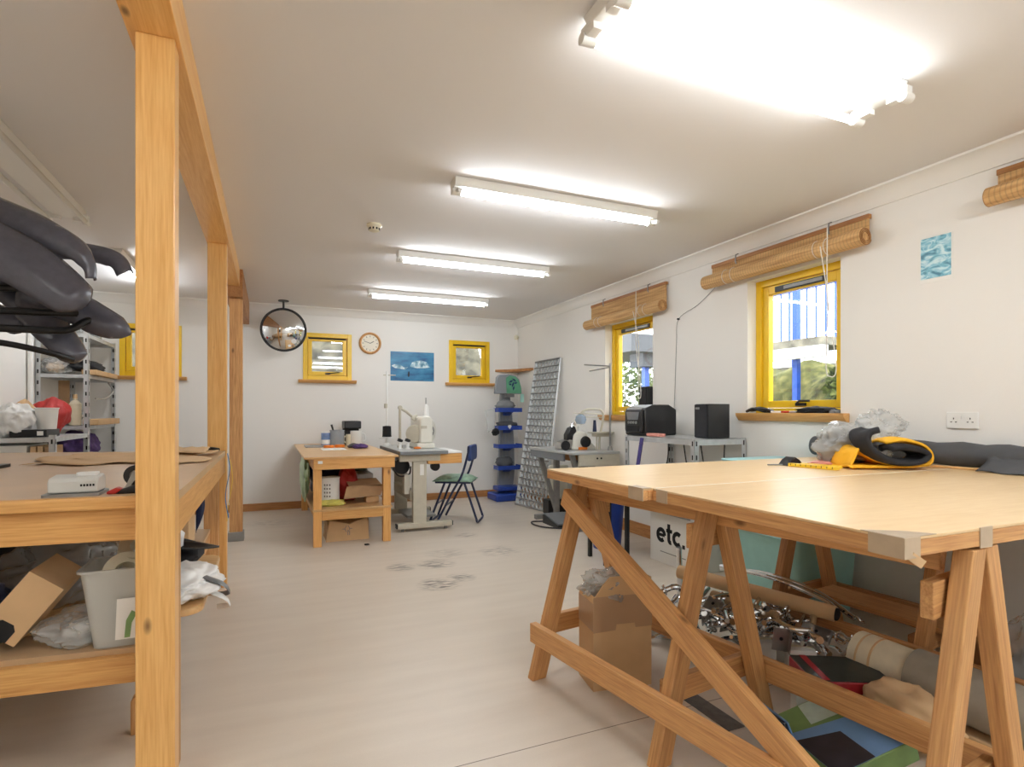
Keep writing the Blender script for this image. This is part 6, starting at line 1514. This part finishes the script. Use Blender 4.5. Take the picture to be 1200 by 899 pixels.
# loose ones in front of the rail
for k in range(14):
    cx, cy = 1.86 + 0.2 * rr.random(), 2.36 - 0.42 * k / 13
    a = rr.uniform(-0.9, 0.9); L_ = rr.uniform(0.06, 0.13)
    cz = 0.02 + 0.03 * (k % 3)
    chrome_tube('chrome tube lying low on the floor just behind the front trestle', [(cx - math.cos(a) * L_, cy - math.sin(a) * L_, cz), (cx, cy + 0.012, cz + 0.012), (cx + math.cos(a) * L_, cy + math.sin(a) * L_, cz)], rr.choice((0.011, 0.014)), 'chrome tubes on the floor behind the trestle')
t = thing('cardboard_tube', 'long brown cardboard tube lying on the chrome fittings', 'cardboard tube', (2.3, 2.3, 0.26))
MB().tube([(2.08, 2.5, 0.315), (2.40, 1.80, 0.265)], 0.036, 24).build('tube', M['card'], t)
MB().cyl(Vector((2.4005, 1.797, 0.2649)), Vector((2.4015, 1.792, 0.2648)), 0.029, n=20).build('dark_bore', M['black_matt'], t)
t = thing('cardboard_tube', 'short brown cardboard roll under the long cardboard tube', 'cardboard tube', (2.25, 2.1, 0.2))
MB().tube([(2.18, 2.35, 0.215), (2.25, 2.0, 0.205)], 0.028, 20).build('tube', M['card_dark'], t)
for k, (x, y, r_) in enumerate(((2.12, 1.98, -20), (2.22, 1.84, -35))):
    t = thing('white_carton', ['small white carton under the chrome heap, left of the pair', 'small white carton beside the black and red box, right of the pair'][k], 'carton', (x, y, 0.0), R(r_))
    MB().bb(-0.055, 0.055, -0.05, 0.05, 0.0, 0.13).build('carton', M['carton_w'], t, local=True, bev=0.002)
    MB().bb(-0.056, 0.056, -0.012, 0.012, 0.1295, 0.131).build('lid_seam', M['cream_pl'], t, local=True)
case('white_carton', 'white carton at the back left of the chrome heap', 'carton', 1.86, 2.0, 2.48, 2.58, 0.0, 0.16, M['carton_w'])
t = thing('black_red_box', 'flat black topped box with red sides under the big table', 'box', (2.10, 1.56, 0.12), R(-28))
MB().bb(-0.15, 0.15, -0.115, 0.115, 0.0, 0.045).build('red_tray', M['red_card'], t, local=True, bev=0.004)
MB().bb(-0.147, 0.147, -0.112, 0.112, 0.0455, 0.05).build('black_cover', mat('dark_green_black_cover', (44, 48, 44), 0.4, var=0.3), t, local=True)
MB().bb(-0.11, -0.085, -0.112, 0.112, 0.0501, 0.0515).build('red_stripe', M['red_card'], t, local=True)
case('under_box', 'dark box beneath the black and red one', 'box', 2.02, 2.16, 1.50, 1.62, 0.0, 0.119, M['black_matt'])
t = thing('cloth_roll', 'cream fabric roll with brown bands under the big table', 'fabric roll', (2.3, 1.55, 0.08))
MB().tube([(2.31, 1.62, 0.175), (2.315, 1.40, 0.172)], 0.09, 30).build('roll', M['cream_cloth'], t)
for y in (1.585, 1.53):
    MB().tube([(2.31, y, 0.1745), (2.31, y - 0.008, 0.1743)], 0.0912, 30).build('brown_band', M['card'], t)
t = thing('cloth_roll', 'thick grey brown fabric roll behind the near trestle legs', 'fabric roll', (2.31, 1.2, 0.07))
MB().tube([(2.315, 1.395, 0.175), (2.33, 0.96, 0.17)], 0.1, 30).build('roll', M['stone_cloth'], t)
case('flat_carton', 'flat brown carton beneath the two fabric rolls', 'cardboard box', 2.235, 2.40, 1.0, 1.64, 0.0, 0.072, M['card'])
o = bag('paper_parcel', 'crumpled tan paper parcel under the near half of the big table', (2.09, 1.29, 0.12), (0.085, 0.15, 0.10), 111, M['kraft'], 0.0, cat='parcel')
t = thing('printed_box', 'glossy flat box printed with green hills and blue sky, leaning in front of the parcel', 'box', (1.76, 1.34, 0.02))
Mp = Matrix.Translation((1.80, 1.34, 0.075)) @ Matrix.Rotation(R(-12), 4, 'Z') @ Matrix.Rotation(R(-16), 4, 'Y')
MB().box((0, 0, 0), (0.30, 0.34, 0.07), Mx=Mp).build('carton', M['green'], t, bev=0.003)
def panel(poly, name, m, z=0.0352):
    mb = MB(); n = len(poly)
    mb._add([Mp @ Vector((u, v, z)) for u, v in poly] + [Mp @ Vector((u, v, z + 0.0012)) for u, v in poly], [tuple(range(n))[::-1], tuple(range(n, 2 * n))] + [(i, (i + 1) % n, n + (i + 1) % n, n + i) for i in range(n)])
    mb.build(name, m, t)
panel([(-0.145, -0.165), (0.11, -0.165), (0.11, 0.02), (-0.145, 0.06)], 'sky_panel', M['sky_print'])
panel([(-0.145, -0.165), (0.0, -0.165), (0.0, -0.02), (-0.145, 0.02)], 'dark_land_panel', M['dark_print'], 0.0366)
panel([(-0.05, 0.06), (0.12, 0.05), (0.12, 0.16), (-0.02, 0.165)], 'pale_panel', mat('pale_mint_print', (196, 214, 200), 0.4, var=0.1, scale=25))
t = thing('blue_brochures', 'stack of blue edged brochures standing left of the printed box', 'brochures', (1.66, 1.5, 0))
for k in range(3):
    MB().box((1.62 + k * 0.014, 1.47, 0.085), (0.006, 0.2, 0.15), (0, R(-24), R(-10))).build('brochure', [M['sky_print'], M['dark_print'], M['sky_print']][k], t)
case('leaflet', 'white leaflet with grey lines tucked behind the printed box', 'leaflet', 1.86, 2.02, 1.56, 1.585, 0.0, 0.15, M['paper'], 0)
filled('black_sack', 'black sack wrapped in clear plastic at the right edge under the big table', (2.67, 1.14, 0.2), (0.13, 0.17, 0.24), 121, M['clear_bag'], M['black'], 0.0, k=0.9)
o = MB().bb(1.58, 1.66, 1.62, 1.98, 0.0005, 0.004).build('floor_tape', mat('dark_floor_tape', (96, 90, 86), 0.6, var=0.3, scale=30)); props(o, 'worn dark strip of tape on the floor under the front trestle', 'tape strip')
o = MB().bb(1.72, 2.0, 1.42, 1.48, 0.0005, 0.004).build('floor_tape', mat('dark_floor_tape_worn', (104, 98, 92), 0.6, var=0.3, scale=30)); props(o, 'worn dark strip of tape on the floor in front of the printed box', 'tape strip')
